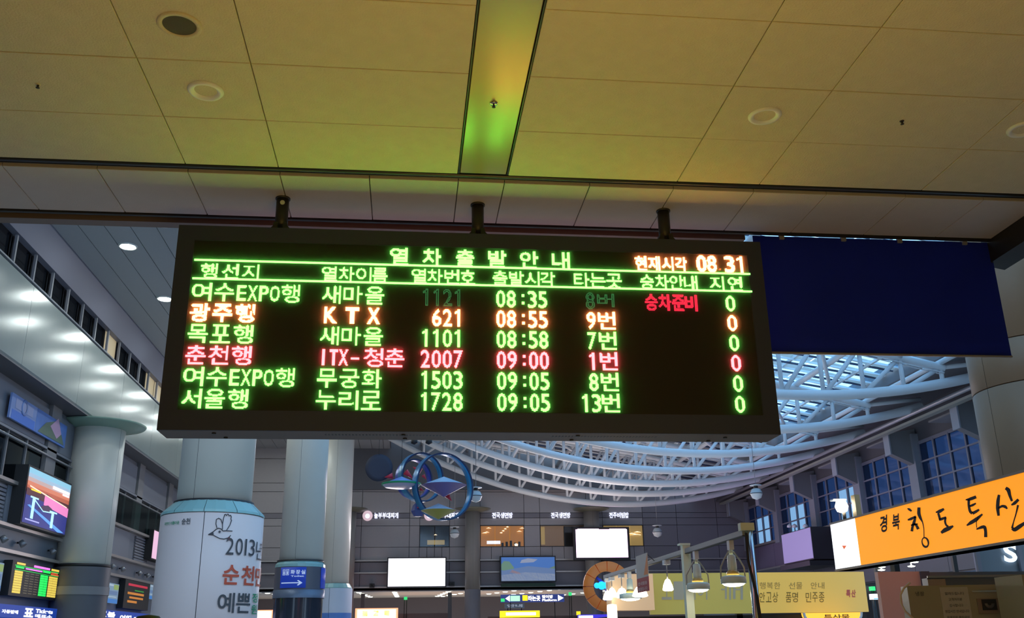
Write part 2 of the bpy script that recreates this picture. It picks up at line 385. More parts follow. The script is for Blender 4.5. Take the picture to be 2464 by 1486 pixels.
# almost clear sheet added over the screen; its haze makes the halo around the dots
cov = bpy.data.materials.new('halo_haze'); cov.use_nodes = True; n_ = cov.node_tree; n_.nodes.clear()
o_ = n_.nodes.new('ShaderNodeOutputMaterial'); t_ = n_.nodes.new('ShaderNodeBsdfTransparent'); l_ = n_.nodes.new('ShaderNodeBsdfTranslucent'); x_ = n_.nodes.new('ShaderNodeMixShader')
t_.inputs[0].default_value = (.95, .95, .95, 1); l_.inputs[0].default_value = (.8, .8, .8, 1); x_.inputs[0].default_value = .055
n_.links.new(t_.outputs[0], x_.inputs[1]); n_.links.new(l_.outputs[0], x_.inputs[2]); n_.links.new(x_.outputs[0], o_.inputs[0])
MB().box(SX0, SX1, BY-.0125, BY-.0115, SZ0, SZ1).build('halo_sheet', cov, board)
# the double-sided board glows red towards the hall
MB().box(SX0, SX1, BY+.27, BY+.275, SZ0+.3, SZ1).build('rear_screen', emis('rear_led_glow', (1.0, .30, .22), .9), board)

# ================================================================ BANNER
t = thing('hanging_banner', (3.65, 6.62, 3.61), 'wide plain dark blue cloth banner hanging right of the departure board', 'banner')
b = MB(); n = 40
vs = []; X0, X1 = 2.655, 4.640
for k, off in enumerate((0, .004)):
    for j in range(9):
        for i in range(n+1):
            x = X0+(X1-X0)*i/n; z = 3.615+(4.572-3.615)*j/8; vs.append((x, 6.622+off+.004*math.sin(i*.55)*(1-j/8*.7), z))
N = (n+1)*9
for j in range(8):
    for i in range(n): a = j*(n+1)+i; b.f.append((a, a+1, a+n+2, a+n+1)); b.f.append((N+a, N+a+n+1, N+a+n+2, N+a+1))
for i in range(n): b.f.append((i, N+i, N+i+1, i+1))
b.v = vs; b.sm = [True]*len(b.f)
b.build('cloth', M_banner, t)
MB().box(X0, X1, 6.612, 6.632, 3.605, 3.618).build('bottom_rail', mat('pale_rail', (.35, .34, .33), .4, .5), t)
for x in (2.89, 3.40, 3.87, 4.42): MB().box(x-.018, x+.018, 6.606, 6.634, 4.545, 4.59).build('clip', mat('clip_grey', (.28, .28, .32), .5), t)

# ================================================================ BIG COLUMN, RIGHT FOREGROUND
CX, CY, CR = 8.36, 11.5, .82
col_t = thing('column', (CX, CY, 0), 'massive round beige column with panel joints behind the blue banner', 'column')
zs = [0, 1.55, 3.1, 4.62, 5.2, 7.0, 8.8, 10.6]
for za, zb in zip(zs[:-1], zs[1:]):
    for q in range(4):
        a0 = math.radians(-172+q*90); a1 = a0+math.radians(89.6)
        MB().lathe([(CR-.05, za+.006), (CR-.004, za+.006), (CR, za+.01), (CR, zb-.01), (CR-.004, zb-.006), (CR-.05, zb-.006)], (CX, CY, 0), 14, a0=a0, a1=a1).build('panel', M_colbeige, col_t)
MB().lathe([(CR-.03, 0), (CR-.03, 10.6)], (CX, CY, 0), 32).build('core', M_black, col_t)
# ================================================================ HALL: LEFT SIDE
XL = -9.0
M_wallL = mat('left_wall_panel', (0.17, 0.185, 0.22), 0.5, var=.05)
M_darkglass = glass('dark_glass', (0.05, 0.06, 0.075), 0.10, 0.05)
M_lit = emis('warm_room_light', (0.62, 0.50, 0.30), .42)
wl = struct('wall_left', MB().box(-9.9, -9.62, 6.64, 50.2, 0, 7.72).box(-9.9, XL-.25, 6.64, 50.2, 7.74, 9.70).box(-9.9, XL-.3, 6.64, 50.2, 10.52, 11.5), M_wallL)
# glossy fascia panels over the shops
y = 6.7; k = 0
while y < 50:
    y2 = min(y+3.9, 50.1)
    b = MB(); prof = [(XL-.25, 7.74), (XL-.03, 7.74), (XL, 7.78), (XL, 9.72), (XL-.03, 9.76), (XL-.25, 9.76)]
    b.prism([(p[0], p[1]) for p in prof], 1, y+.006, y2-.006); b.build('fascia_panel', M_soff, wl); y = y2
MB().box(-9.62, XL-.02, 6.64, 50.1, 7.70, 7.74).build('soffit', mat('soffit_dark', (.10, .10, .115), .5), wl)
MB().box(XL-.30, XL+.03, 6.64, 50.1, 9.76, 9.80).build('ledge', M_wallL, wl)
# clerestory with mullions; some rooms behind are lit
cl_y = [8+1.19*i for i in range(36)]
MB().box(XL-.9, XL-.85, 6.64, 50.1, 9.7, 10.6).build('room_back', M_concd, wl)
def lit_y(yy): return 28.1 < yy < 29.5 or yy > 33.2
for i in range(len(cl_y)-1):
    ya, yb = cl_y[i], cl_y[i+1]
    MB().box(XL-.09, XL-.03, ya-.035, ya+.035, 9.80, 10.52).build('mullion', mat('mullion_grey', (.24, .24, .27), .4), wl)
    MB().box(XL-.16, XL-.15, ya+.04, yb-.04, 9.80, 10.52).build('pane', M_lit if lit_y((ya+yb)/2) else M_darkglass, wl)
MB().prism([(XL-.3, 10.52), (XL+.02, 10.52), (XL+.35, 11.10), (XL+.35, 11.3), (XL-.3, 11.3)], 1, 6.64, 50.1).build('cove', mat('cove_blue_grey', (.17, .18, .24), .5), wl)
# high white ceiling of planks with lamps
M_plank = mat('high_ceiling', (0.36, 0.375, 0.40), 0.5, var=.03)
ch = struct('ceiling_hall', MB().box(-9.3, -1.0, 6.7, 50.2, 11.20, 11.4), M_concd)
x = -8.65
while x < -1.1:
    MB().box(x+.01, min(x+.60, -1.0), 6.7, 50.1, 11.14, 11.19).build('plank', M_plank, ch); x += .61
M_lamp = emis('lamp_white', (0.90, 1.0, 0.98), 140)
lampme = None
def hall_lamp(x, y, label):
    t = thing('ceiling_lamp', (x, y, 11.14), label, 'light', 'lamps of the high hall ceiling')
    MB().lathe([(.17, 0), (.20, -.03), (.235, -.03), (.24, 0)], (x, y, 11.14), 20).build('trim_ring', M_ring, t)
    MB().lathe([(0, -.035), (.12, -.03), (.17, -.005)], (x, y, 11.14), 20).build('bulb', M_lamp, t)
for i, yy in enumerate((23.06, 26.99)):
    hall_lamp(-7.2, yy, ('upper bright lamp of the two in the hall ceiling left of the board', 'lower bright ceiling lamp of the two, touching the left edge of the board')[i])
for i in range(5): hall_lamp(-7.2, 30.9+3.92*i, ORD[i+2]+' round lamp of the left row, hidden behind the departure board')
for i in range(7): hall_lamp(-6.0, 21.55+3.92*i, ORD[i]+' round lamp of the right row, over the departure board')
# columns
def round_column(cx, cy, r, ztop, label, seams=(0.3,), capital=None, z0=0, mt=None):
    t = thing('column', (cx, cy, z0), label, 'column', 'round columns of the hall')
    n = len(seams)
    for i in range(max(1, n)):
        a0 = seams[i]+.004 if n else 0; a1 = (seams[(i+1) % n]+(2*math.pi if i == n-1 else 0)) if n else 6.28
        MB().lathe([(r-.03, z0), (r, z0), (r, ztop), (r-.03, ztop)], (cx, cy, 0), 24, a0=a0, a1=a1-.006).build('shaft', mt or M_colw, t)
    MB().lathe([(r-.02, z0), (r-.02, ztop)], (cx, cy, 0), 24).build('core', M_black, t)
    if capital:
        MB().lathe([(r, ztop-.16), (r+.52, ztop-.05), (r+.56, ztop), (0, ztop+.01)], (cx, cy, 0), 28).build('capital', capital, t)
    return t
A = math.radians
c1 = round_column(-9.02, 28.5, .72, 7.68, 'pale tapering column with green disc capital under the glossy fascia', (A(-200), A(-20)), mat('green_capital', (.22, .34, .27), .4), 3.72)
MB().lathe([(.70, 3.64), (.74, 3.64), (.74, 3.72), (.70, 3.72)], (-9.02, 28.5, 0), 28).build('shadow_joint', M_black, c1)
MB().lathe([(.76, 0), (.76, 2.9)], (-9.02, 28.5, 0), 28).build('stone_cladding', M_concd, c1)
MB().lathe([(.78, 2.9), (.78, 3.12)], (-9.02, 28.5, 0), 28).build('metal_band', M_conc, c1)
MB().lathe([(.76, 3.12), (.76, 3.64)], (-9.02, 28.5, 0), 28).build('stone_cladding', M_concd, c1)
# nearest column of the row, wrapped in a printed drum
DX, DY, DR = -3.13, 16.0, .80
c2 = round_column(DX, DY, .585, 11.14, 'white column rising out of the printed round drum', (A(-112), A(10), A(130)), z0=3.54)
FAC = math.atan2(-DY, -DX)          # direction from the axis to the viewer
def drum_pt(theta, z, r):           # theta: degrees to the right as seen by the viewer
    a = FAC+A(theta); return (DX+r*math.cos(a), DY+r*math.sin(a), z)
drum = thing('advertising_drum', (DX, DY, 0), 'white printed drum around the column with bird drawing and Korean lettering', 'advertising drum')
for q in range(4):
    a0 = FAC+A(-9+90*q); a1 = a0+A(89.3)
    MB().lathe([(DR-.05, .3), (DR, .3), (DR, 3.50), (DR-.03, 3.52)], (DX, DY, 0), 24, a0=a0, a1=a1).build('printed_panel', mat('drum_print', (.80, .66, .64), .45), drum)
MB().lathe([(DR-.04, .3), (DR-.04, 3.5)], (DX, DY, 0), 32).build('core', M_concd, drum)
for q in range(10):
    a0 = FAC+A(-10+36*q); a1 = a0+A(35.4)
    MB().lathe([(.61, 3.74), (.80, 3.56), (.81, 3.52), (.78, 3.52)], (DX, DY, 0), 3, a0=a0, a1=a1, smooth=False).build('cap_segment', M_mint, drum)
MB().lathe([(.59, 3.75), (.63, 3.75), (.63, 3.72)], (DX, DY, 0), 30).build('cap_rim', M_dark, drum)
M_ink = mat('grey_ink', (.075, .075, .085), .5); M_redink = mat('red_ink', (.62, .10, .05), .5); M_greenink = mat('green_ink', (.02, .30, .13), .5)
def drum_text(txt, th0, th1, z0, z1, m, bold=0.0, name='lettering'):
    text_mb(b := MB(), txt, (th0, z0, th1, z1), lambda u, v: drum_pt(u, v, DR+.015), bold); return b.build(name, m, drum)
for ch_, a, b_ in (('2', 16, 25), ('0', 27, 36), ('1', 39, 41.5), ('3', 45, 55), ('년', 58, 78)): drum_text(ch_, a, b_, 2.88 if ch_ != '년' else 2.84, 3.13, M_ink)
for ch_, a, b_ in (('순', 15, 34), ('천', 37, 58), ('만', 61, 84)): drum_text(ch_, a, b_, 2.44, 2.73, M_redink, .02)
for ch_, a, b_ in (('예', 12, 31), ('쁜', 33, 54)): drum_text(ch_, a, b_, 2.03, 2.32, M_ink, .012)
drum_text('정', 57, 72, 2.19, 2.33, M_greenink, .02); drum_text('원', 57, 72, 2.02, 2.16, M_greenink, .02)
for ch_, a, b_ in (('만', 12, 30), ('드', 33, 52), ('는', 55, 75)): drum_text(ch_, a, b_, 1.62, 1.90, M_ink, .012)
drum_text('자연이 아름다운', -61, -37, 3.335, 3.385, M_greenink, .02); drum_text('순천', -34, -24, 3.33, 3.42, M_ink, .02)
# line drawing of a flying bird, raised print of thin strokes
bird = [[(-3.5, 3.17), (1.5, 3.215), (4, 3.25), (6.5, 3.27), (9.5, 3.26), (11.5, 3.23)], [(-3.5, 3.17), (1.5, 3.165), (5, 3.14), (9, 3.115), (13.5, 3.11), (18, 3.13), (20.5, 3.17)],
        [(11.5, 3.23), (15, 3.235), (22, 3.235)], [(5, 3.27), (3.5, 3.33), (3.5, 3.40), (6, 3.42), (8.5, 3.40), (10.5, 3.33), (11, 3.25)],
        [(10.5, 3.33), (11, 3.42), (12, 3.48), (13.2, 3.485), (14, 3.46), (15, 3.49), (16.2, 3.485), (16.8, 3.46), (18.5, 3.475), (19.5, 3.45), (19.2, 3.41), (20.2, 3.40), (18.5, 3.32), (15.5, 3.245)]]
for line in bird:
    MB().path([drum_pt(u, v, DR+.006) for u, v in line], .0065, 6).build('bird_outline', M_ink, drum)
MB().add([drum_pt(u, v, DR+.014) for u, v in ((-3.5, 3.17), (1.5, 3.205), (2.2, 3.17))], [(0, 1, 2)]).build('bird_beak', M_ink, drum)
MB().add([drum_pt(8+1.3*math.cos(q), 3.215+.018*math.sin(q), DR+.014) for q in np.arange(0, 6.2, .7)], [tuple(range(9))]).build('bird_eye', M_ink, drum)
MB().add([drum_pt(18.5+1.4*math.cos(q), 3.12+.022*math.sin(q), DR+.014) for q in np.arange(0, 6.2, .7)], [tuple(range(9))]).build('bird_foot', mat('maroon_ink', (.2, .03, .04), .5), drum)
# second and third column
c3 = round_column(-3.01, 28.5, .615, 11.14, 'white column above the blue restroom sign', (A(-100), A(40), A(160)), z0=3.62)
d3 = thing('column_cladding', (-3.03, 28.5, 0), 'dark metal and glass cladding around the foot of the second white column', 'cladding')
MB().lathe([(.63, 3.76), (.70, 3.68), (.71, 3.60), (.66, 3.60)], (-3.03, 28.5, 0), 20, smooth=False).build('cap', M_mint, d3)
MB().lathe([(.62, 3.80), (.66, 3.80), (.66, 3.76)], (-3.03, 28.5, 0), 28).build('cap_rim', M_dark, d3)
MB().lathe([(.70, 2.98), (.70, 3.60)], (-3.03, 28.5, 0), 36).build('upper_band', mat('drum_grey', (.12, .12, .15), .35), d3)
MB().lathe([(.72, 2.76), (.72, 2.98), (.69, 2.98)], (-3.03, 28.5, 0), 36).build('metal_ring', mat('ring_bluegrey', (.16, .20, .28), .4, .3), d3)
MB().lathe([(.68, .1), (.68, 2.76)], (-3.03, 28.5, 0), 36).build('glass_skirt', mat('dark_gloss', (.03, .035, .05), .15), d3)
F3 = math.atan2(-28.5, 3.03)
def p3(th, z, r=.715): a = F3+A(th); return (-3.03+r*math.cos(a), 28.5+r*math.sin(a), z)
sg = thing('restroom_sign', p3(0, 3.02), 'blue restroom sign with white arrow curved around the dark column foot', 'sign')
def patch(pf, u0, u1, v0, v1, r, n=12):
    vs = [pf(u0+(u1-u0)*i/n, v, rr) for rr in (r, r+.012) for v in (v0, v1) for i in range(n+1)]; N = n+1; fs = []
    for i in range(n): fs += [(i, i+1, N+i+1, N+i), (2*N+i, 3*N+i, 3*N+i+1, 2*N+i+1), (i, 2*N+i, 2*N+i+1, i+1), (N+i, N+i+1, 3*N+i+1, 3*N+i)]
    return MB().add(vs, fs, True)
patch(p3, -46, 14, 3.02, 3.575, .712).build('plate', emis('sign_blue', (.012, .045, .42), .5), sg)
patch(p3, 55, 84, 3.02, 3.58, .712).build('side_plate', emis('sign_blue', (.012, .045, .42), .5), sg)
M_signw = emis('sign_white', (.55, .68, .95), .55)
for ch_, a, b_ in (('화', -20, -10.5), ('장', -8.5, .5), ('실', 2.5, 11.5)):
    text_mb(b := MB(), ch_, (a, 3.385, b_, 3.50), lambda u, v: p3(u, v, .745), .03); b.build('lettering', M_signw, sg)
text_mb(b := MB(), 'Toilet', (-19, 3.31, 9, 3.355), lambda u, v: p3(u, v, .745), .02); b.build('lettering', M_signw, sg)
b = patch(p3, -41, 1, 3.138, 3.166, .734)
b.add([p3(u, v, .747) for u, v in ((-5, 3.215), (-2, 3.225), (6.5, 3.152), (-2, 3.08), (-5, 3.09), (1, 3.152))], [(0, 1, 2, 5), (5, 2, 3, 4)]); b.build('arrow', M_signw, sg)
for x0_, w_ in ((-39, 7), (-30.5, 7)):
    b = MB()
    for (u0, u1, v0, v1) in ((x0_, x0_+w_, 3.36, 3.375), (x0_, x0_+w_, 3.50, 3.515), (x0_, x0_+1, 3.36, 3.51), (x0_+w_-1, x0_+w_, 3.36, 3.51), (x0_+2.6, x0_+4.4, 3.46, 3.485), (x0_+2, x0_+5, 3.385, 3.455)):
        b.add([p3(u, v, .745) for u, v in ((u0, v0), (u1, v0), (u1, v1), (u0, v1))], [(0, 1, 2, 3)])
    b.build('pictogram', M_signw, sg)
c4 = round_column(-2.99, 41.5, .60, 11.14, 'farthest white column of the row, above the blue and white drum', (A(-95), A(45), A(165)), z0=3.87)
d4 = thing('advertising_drum', (-2.97, 41.5, 0), 'small far drum, white above and blue below, around the last column', 'advertising drum')
MB().lathe([(.62, 3.86), (.72, 3.70), (.72, 3.66)], (-2.97, 41.5, 0), 20, smooth=False).build('cap', M_mint, d4)
for q in range(3):
    a0 = A(-100+120*q)
    MB().lathe([(.745, 2.7), (.745, 3.66)], (-2.97, 41.5, 0), 14, a0=a0, a1=a0+A(119)).build('white_panel', mat('drum_white', (.55, .62, .74), .4), d4)
    MB().lathe([(.745, .3), (.745, 2.7)], (-2.97, 41.5, 0), 14, a0=a0, a1=a0+A(119)).build('blue_panel', mat('drum_blue', (.10, .24, .62), .4, var=.3, vscale=2), d4)

# ---------------------------------------------------------------- left wall: shop storeys seen between the columns
XW = -9.6
def wq(x0, y0, x1, y1, X=XW):
    """pixel corners (left-top, right-bottom) of something on the left wall -> Y range and Z range"""
    xm = (x0+x1)/2
    a = at(x0, y0, X=X); c = at(x1, y1, X=X); return min(a.y, c.y), max(a.y, c.y)
def zl(px, py, X=XW): return at(px, py, X=X).z
def wall_box(name, m, ya, yb, za, zb, parent, d=.06, X=XW): return MB().box(X-.02, X+d, ya, yb, za, zb).build(name, m, parent)
M_rail = mat('handrail', (.30, .30, .32), .35, .5)
M_shut = mat('shutter_grey', (.20, .21, .25), .5)
M_ledge = mat('metal_ledge', (.42, .38, .36), .35, .5)
# horizontal metal ledges and dark opening bands along the wall
for (z0, z1, d, m) in ((6.50, 6.56, .10, M_shut), (5.30, 5.38, .16, M_ledge), (4.30, 4.38, .16, M_ledge), (3.72, 3.80, .14, M_ledge)):
    wall_box('ledge', m, 12, 50, z0, z1, wl, d)
for i in range(8):
    ya = 13.0+4.45*i
    wall_box('pier', M_conc, ya-.35, ya+.35, 5.38, 7.70, wl, .10)
    b = MB()
    for k in range(9): b.box(XW, XW+.035, ya+.4, ya+2.1, 4.42+k*.095, 4.42+k*.095+.06)
    b.build('louvre', M_shut, wl)
    wall_box('panel', M_shut, ya+2.15, ya+4.05, 4.40, 5.28, wl, .03)
    wall_box('shutter', M_shut, ya+.4, ya+4.0, 6.60, 7.55, wl, .04)
    for k in range(3):
        wall_box('pane', M_darkglass, ya+.45+k*1.2, ya+1.58+k*1.2, 5.45, 6.46, wl, .03)
        wall_box('mullion', M_rail, ya+.40+k*1.2, ya+.45+k*1.2, 5.40, 6.5, wl, .07)
    for k in range(3):
        yy = ya+1.0+k*1.15
        t = thing('spotlight', (XW+.1, yy, 4.02), 'small dark wall spotlight under the left gallery, '+ORD[23-(3*i+k)]+' from the far end', 'spotlight', 'spotlights along the left wall')
        MB().tube((XW, yy, 4.02), (XW+.10, yy, 4.02), .025).build('arm', M_dark, t)
        MB().tube((XW+.08, yy, 4.06), (XW+.17, yy, 3.95), .06, 12, .085).build('head', M_rail, t)
# blue posters high up under the soffit
def poster(name, label, cat, ya, yb, za, zb, X=XW, d=.05, group=None):
    return thing(name, (X, (ya+yb)/2, za), label, cat, group)
XP = XW+.12
ya, yb = at(26, 943, X=XP).y, at(159, 1017, X=XP).y
za, zb = zl(26, 1008, XP), zl(26, 943, XP)
t = poster('poster', 'long blue and white poster strip high on the left wall beneath the fascia', 'poster', ya, yb, za, zb)
ym = ya+(yb-ya)*.42
MB().box(XP, XP+.05, ya, ym, za, zb).build('left_sheet', mat('poster_blue', (.20, .30, .62), .5), t)
MB().box(XP, XP+.05, ym+.01, yb, za, zb).build('right_sheet', mat('poster_sky', (.07, .18, .52), .5, var=.5, vscale=1.5), t)
MB().box(XP+.05, XP+.055, ya+.1, ym-.05, za, za+(zb-za)*.38).build('blue_foot', mat('poster_deep', (.04, .16, .62), .5), t)
MB().box(XP+.05, XP+.056, ya+.25, ym-.25, za+(zb-za)*.48, zb-(zb-za)*.12).build('pale_field', mat('poster_pale', (.30, .35, .60), .5), t); MB().lathe([(.13, 0), (.20, 0), (.20, .008), (.13, .008)], (XP+.056, (ya+ym)/2, za+(zb-za)*.68), 20, axis=0).build('ring_emblem', mat('poster_blue', (.20, .30, .62), .5), t)
MB().add([(XP+.056, ym+.2, za+.05), (XP+.056, yb-.1, za+.05), (XP+.056, yb-.5, za+.4), (XP+.056, ym+1.6, za+.62), (XP+.056, ym+.7, za+.38)], [(0, 1, 2, 3, 4)]).build('hills', mat('poster_hill', (.10, .16, .12), .6), t)
MB().add([(XP+.058, ym+1.0, za+.35), (XP+.058, yb-.7, za+.12), (XP+.058, yb-.4, za+.3), (XP+.058, ym+1.5, za+.66)], [(0, 1, 2, 3)]).build('blossom', mat('poster_pink', (.50, .32, .50), .6), t)
# luminous picture of a bridge at night
X2 = XW+.35
ya, yb = at(72, 1125, X=X2).y, at(172, 1165, X=X2).y
zb = (zl(72, 1125, X2)+zl(172, 1165, X2))/2; za = (zl(55, 1255, X2)+zl(152, 1285, X2))/2
t = poster('light_box', 'tall luminous picture of a lit suspension bridge and harbour at night on the left wall', 'light box', ya, yb, za, zb)
MB().box(XW, X2-.01, ya-.05, yb+.05, za-.05, zb+.05).build('frame', M_dark, t)
H = zb-za; Wd = yb-ya
def lb(name, m, poly, k): return MB().add([(X2+k*.004, ya+u*Wd, za+v*H) for u, v in poly], [tuple(range(len(poly)))]).build(name, m, t)
rect = lambda u0, u1, v0, v1: ((u0, v0), (u1, v0), (u1, v1), (u0, v1))
sky = [(.30, .62, .80), (.40, .55, .70), (.60, .42, .40), (.75, .24, .14), (.55, .13, .07)]
for i, cc in enumerate(sky): lb('sky_band', emis('lb_sky%s' % 'abcde'[i], cc, .8), rect(0, 1, .92-.075*i-.02, 1.0-.075*i if i == 0 else .925-.075*(i-1)-.02+.0), 0)
lb('sea', emis('lb_sea', (.03, .035, .22), .9), rect(0, 1, 0, .55), 0)
lb('far_hills', emis('lb_hill', (.10, .03, .04), .8), ((0, .50), (1, .44), (1, .60), (.7, .585), (.45, .64), (.2, .60), (0, .63)), 1)
lb('city_glow', emis('lb_pink', (.9, .25, .55), .9), ((.40, .42), (1, .34), (1, .52), (.75, .56), (.40, .60)), 2)
lb('city_lights', emis('lb_white', (1.2, .8, .6), 1.0), ((.05, .655), (.95, .52), (.95, .54), (.05, .68)), 3)
lb('rock', emis('lb_rock', (.06, .03, .08), .9), ((.28, .32), (.62, .30), (.60, .40), (.50, .44), (.38, .40)), 3)
lb('bridge_deck', emis('lb_deck', (.12, .35, .75), 1.0), ((.05, .32), (.10, .34), (.95, .02), (.80, .0)), 3)
for u, v0, v1 in ((.14, .10, .50), (.60, .04, .36)):
    lb('bridge_tower', emis('lb_tower', (.45, .8, .95), 1.1), rect(u, u+.06, v0, v1), 4); lb('bridge_tower', emis('lb_tower', (.45, .8, .95), 1.1), rect(u-.05, u+.13, v1-.03, v1), 4)
lb('bridge_cable', emis('lb_tower', (.45, .8, .95), 1.1), ((.17, .48), (.40, .31), (.63, .34), (.63, .32), (.40, .29), (.17, .45)), 4)
lb('headline', emis('lb_text', (1.1, .9, 1.0), 1.0), rect(.55, .97, .78, .84), 4); lb('headline', emis('lb_text', (1.1, .9, 1.0), 1.0), rect(.80, .97, .73, .77), 4)
lb('caption', emis('lb_gold', (1.0, .7, .05), 1.0), rect(.08, .30, .60, .63), 4); lb('caption', emis('lb_text2', (.5, .5, .9), .8), rect(.04, .35, .055, .08), 4)
# information board with coloured rows
def led_board(px, name, label, cells, X=XW, thick=.2):
    (x0, y0), (x1, y1), yb0 = px
    ya, yb = at(x0, y0, X=X+thick).y, at(x1, y1, X=X+thick).y
    zb = (zl(x0, y0, X+thick)+zl(x1, y1, X+thick))/2; za = zl(x0-6, yb0, X+thick)
    t = thing(name, (X, (ya+yb)/2, za), label, 'display board')
    MB().box(X, X+thick, ya, yb, za, zb).build('casing', M_black, t)
    H = zb-za; Wd = yb-ya
    for (u0, u1, v0, v1, m) in cells:
        MB().box(X+thick, X+thick+.01, ya+u0*Wd, ya+u1*Wd, za+v0*H, za+v1*H).build('led_row', m, t)
    return t
Ey, Eg, Em, Er, Eo = (emis('led_y', (.85, .62, .10), .9), emis('led_gr', (.02, .85, .12), 1.0), emis('led_mag', (.9, .22, .9), 1.0), emis('led_rd', (.9, .15, .05), .9), emis('led_or', (.62, .22, .03), .7))
Edim = emis('led_dimtext', (.20, .17, .10), .6)
cells = [(.08, .24, .90, .96, Ey), (.42, .76, .90, .965, Em), (.80, .97, .90, .965, Ey), (.05, .97, .86, .875, Eg), (.07, .22, .80, .845, Eg), (.26, .60, .80, .84, Em), (.62, .78, .80, .86, Eg), (.80, .95, .82, .85, Er), (.80, .97, .765, .80, Er), (.05, .97, .745, .755, Eg)]
for i in range(9):
    v = .66-i*.072
    cells += [(.06, .21, v, v+.062, Ey), (.58, .66, v, v+.062, Eg), (.67, .74, v, v+.062, Eg), (.76, .80, v, v+.062, Eg) if 0 else (.77, .85, v, v+.062, Ey), (.86, .96, v, v+.062, Ey)]
    for k in range(3): cells.append((.27+.1*k, .34+.1*k, v+.02, v+.038, Edim))
led_board(((32, 1345), (145, 1370), 1432), 'information_display', 'black schedule display with yellow and green columns low on the left wall', cells)
cells = [(.12, .88, .80, .88, Er if 0 else emis('led_dred', (.5, .02, .05), .8)), (.38, .74, .64, .68, emis('led_dgreen', (.02, .25, .03), .8)), (.12, .76, .50, .58, Eo), (.20, .74, .36, .43, Eo), (.14, .50, .21, .29, Eo)]
led_board(((303, 1392), (362, 1405), 1462), 'information_display', 'small black display with red and orange lines right of the pale left column', cells)
# blue station signs along the shop fronts
M_blue = emis('fascia_blue', (.012, .05, .33), .8); M_w2 = emis('fascia_white', (1.0, 1.0, 1.15), .95)
def strip_sign(x0, x1, ytop, ybot, label, bits, X=XW, m=None):
    ya, yb = at(x0, ytop, X=X+.3).y, at(x1, ytop, X=X+.3).y; zb = zl(x0, ytop, X+.3); za = zl(x0, ybot, X+.3)
    t = thing('shop_sign', (X, (ya+yb)/2, za), label, 'sign')
    MB().box(X, X+.3, ya, yb, za, zb).build('sign_box', m or M_blue, t)
    H = zb-za; Wd = yb-ya
    for (u0, u1, v0, v1, txt) in bits:
        text_mb(b := MB(), txt, (ya+u0*Wd, za+v0*H, ya+u1*Wd, za+v1*H), lambda u, v: (X+.306, u, v), .05); b.build('lettering', M_w2, t)
strip_sign(-60, 172, 1446, 1480, 'blue illuminated sign strip under the yellow and green schedule display', [(.02, .18, .30, .60, '승차권'), (.24, .40, .30, .60, '자동발매'), (.46, .56, .1, .85, '표'), (.58, .78, .5, .85, 'Tickets'), (.58, .78, .1, .42, '매표소'), (.86, .97, .35, .6, '안내')])
strip_sign(234, 372, 1464, 1500, 'blue and purple illuminated sign strip right of the pale left column', [(.03, .28, .5, .9, '환불'), (.03, .26, .08, .42, '변경'), (.36, .56, .3, .75, '여행'), (.6, .95, .25, .7, '안내센터')])
def info_poster(x0, x1, y0, y1, label):
    X = XW+.16; ya, yb = at(x0, y0, X=X).y, at(x1, y0, X=X).y; zb, za = zl(x0, y0, X), zl(x0, y1, X)
    t = thing('poster', (X, (ya+yb)/2, za), label, 'poster'); H = zb-za; Wd = yb-ya
    MB().box(X-.05, X, ya, yb, za, zb).build('sheet', emis('poster_lb', (.22, .34, .46), .6), t)
    for u0, u1, v0, v1, m in ((.06, .7, .86, .95, emis('p_pale', (.45, .55, .65), .6)), (.72, .98, .70, .95, emis('p_green', (.30, .42, .12), .6)), (.05, .98, .0, .22, emis('p_blue', (.05, .22, .60), .6)), (.05, .95, .42, .62, emis('p_mid', (.13, .22, .40), .6)), (.1, .9, .3, .34, emis('p_pale', (.45, .55, .65), .6))):
        MB().box(X, X+.006, ya+u0*Wd, ya+u1*Wd, za+v0*H, za+v1*H).build('print', m, t)
info_poster(243, 288, 1397, 1447, 'light blue information poster between the left column and the small red display')
info_poster(-40, 12, 1345, 1420, 'light blue and green information poster cut off by the left edge of the picture')
info_poster(361, 384, 1405, 1440, 'narrow light blue poster squeezed between small display and printed drum')
ya, yb = at(385, 1275, X=XW+.3).y, at(375, 1275, X=XW+.3).y
t = thing('light_box', (XW, yb, 4), 'narrow pink luminous portrait poster just left of the printed drum', 'light box')
y0_, y1_ = sorted((at(368, 1300, X=XW+.3).y, at(396, 1300, X=XW+.3).y)); z1_, z0_ = zl(368, 1270, XW+.3), zl(368, 1346, XW+.3)
MB().box(XW, XW+.3, y0_, y1_, z0_, z1_).build('casing', M_black, t)
MB().box(XW+.3, XW+.31, y0_+.05, y1_, z0_+.05, z1_-.05).build('picture', emis('lb_portrait', (.75, .45, .62), 1.0), t)
# glass balustrade on the gallery behind the column
MB().box(XW+.12, XW+.14, 29.5, 49, 5.40, 6.30).build('balustrade_glass', glass('balustrade', (.55, .65, .62), .1), wl)
MB().tube((XW+.13, 12, 6.34), (XW+.13, 49, 6.34), .03).build('handrail', M_rail, wl)
# ================================================================ HALL: BACK WALL
YB = 50.0
def zb_(px, py, Y=YB): return at(px, py, Y=Y)
wb = struct('wall_far', MB().box(-10, 18.6, YB+.12, YB+.4, 3.95, 13.0), M_concd)
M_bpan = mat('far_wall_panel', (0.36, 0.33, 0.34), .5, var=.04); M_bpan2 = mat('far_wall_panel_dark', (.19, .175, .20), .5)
def bpanel(x0, x1, z0, z1, m=None, name='panel', d=.10): return MB().box(x0+.012, x1-.012, YB+.12-d, YB+.13, z0+.012, z1-.012).build(name, m or M_bpan, wb)
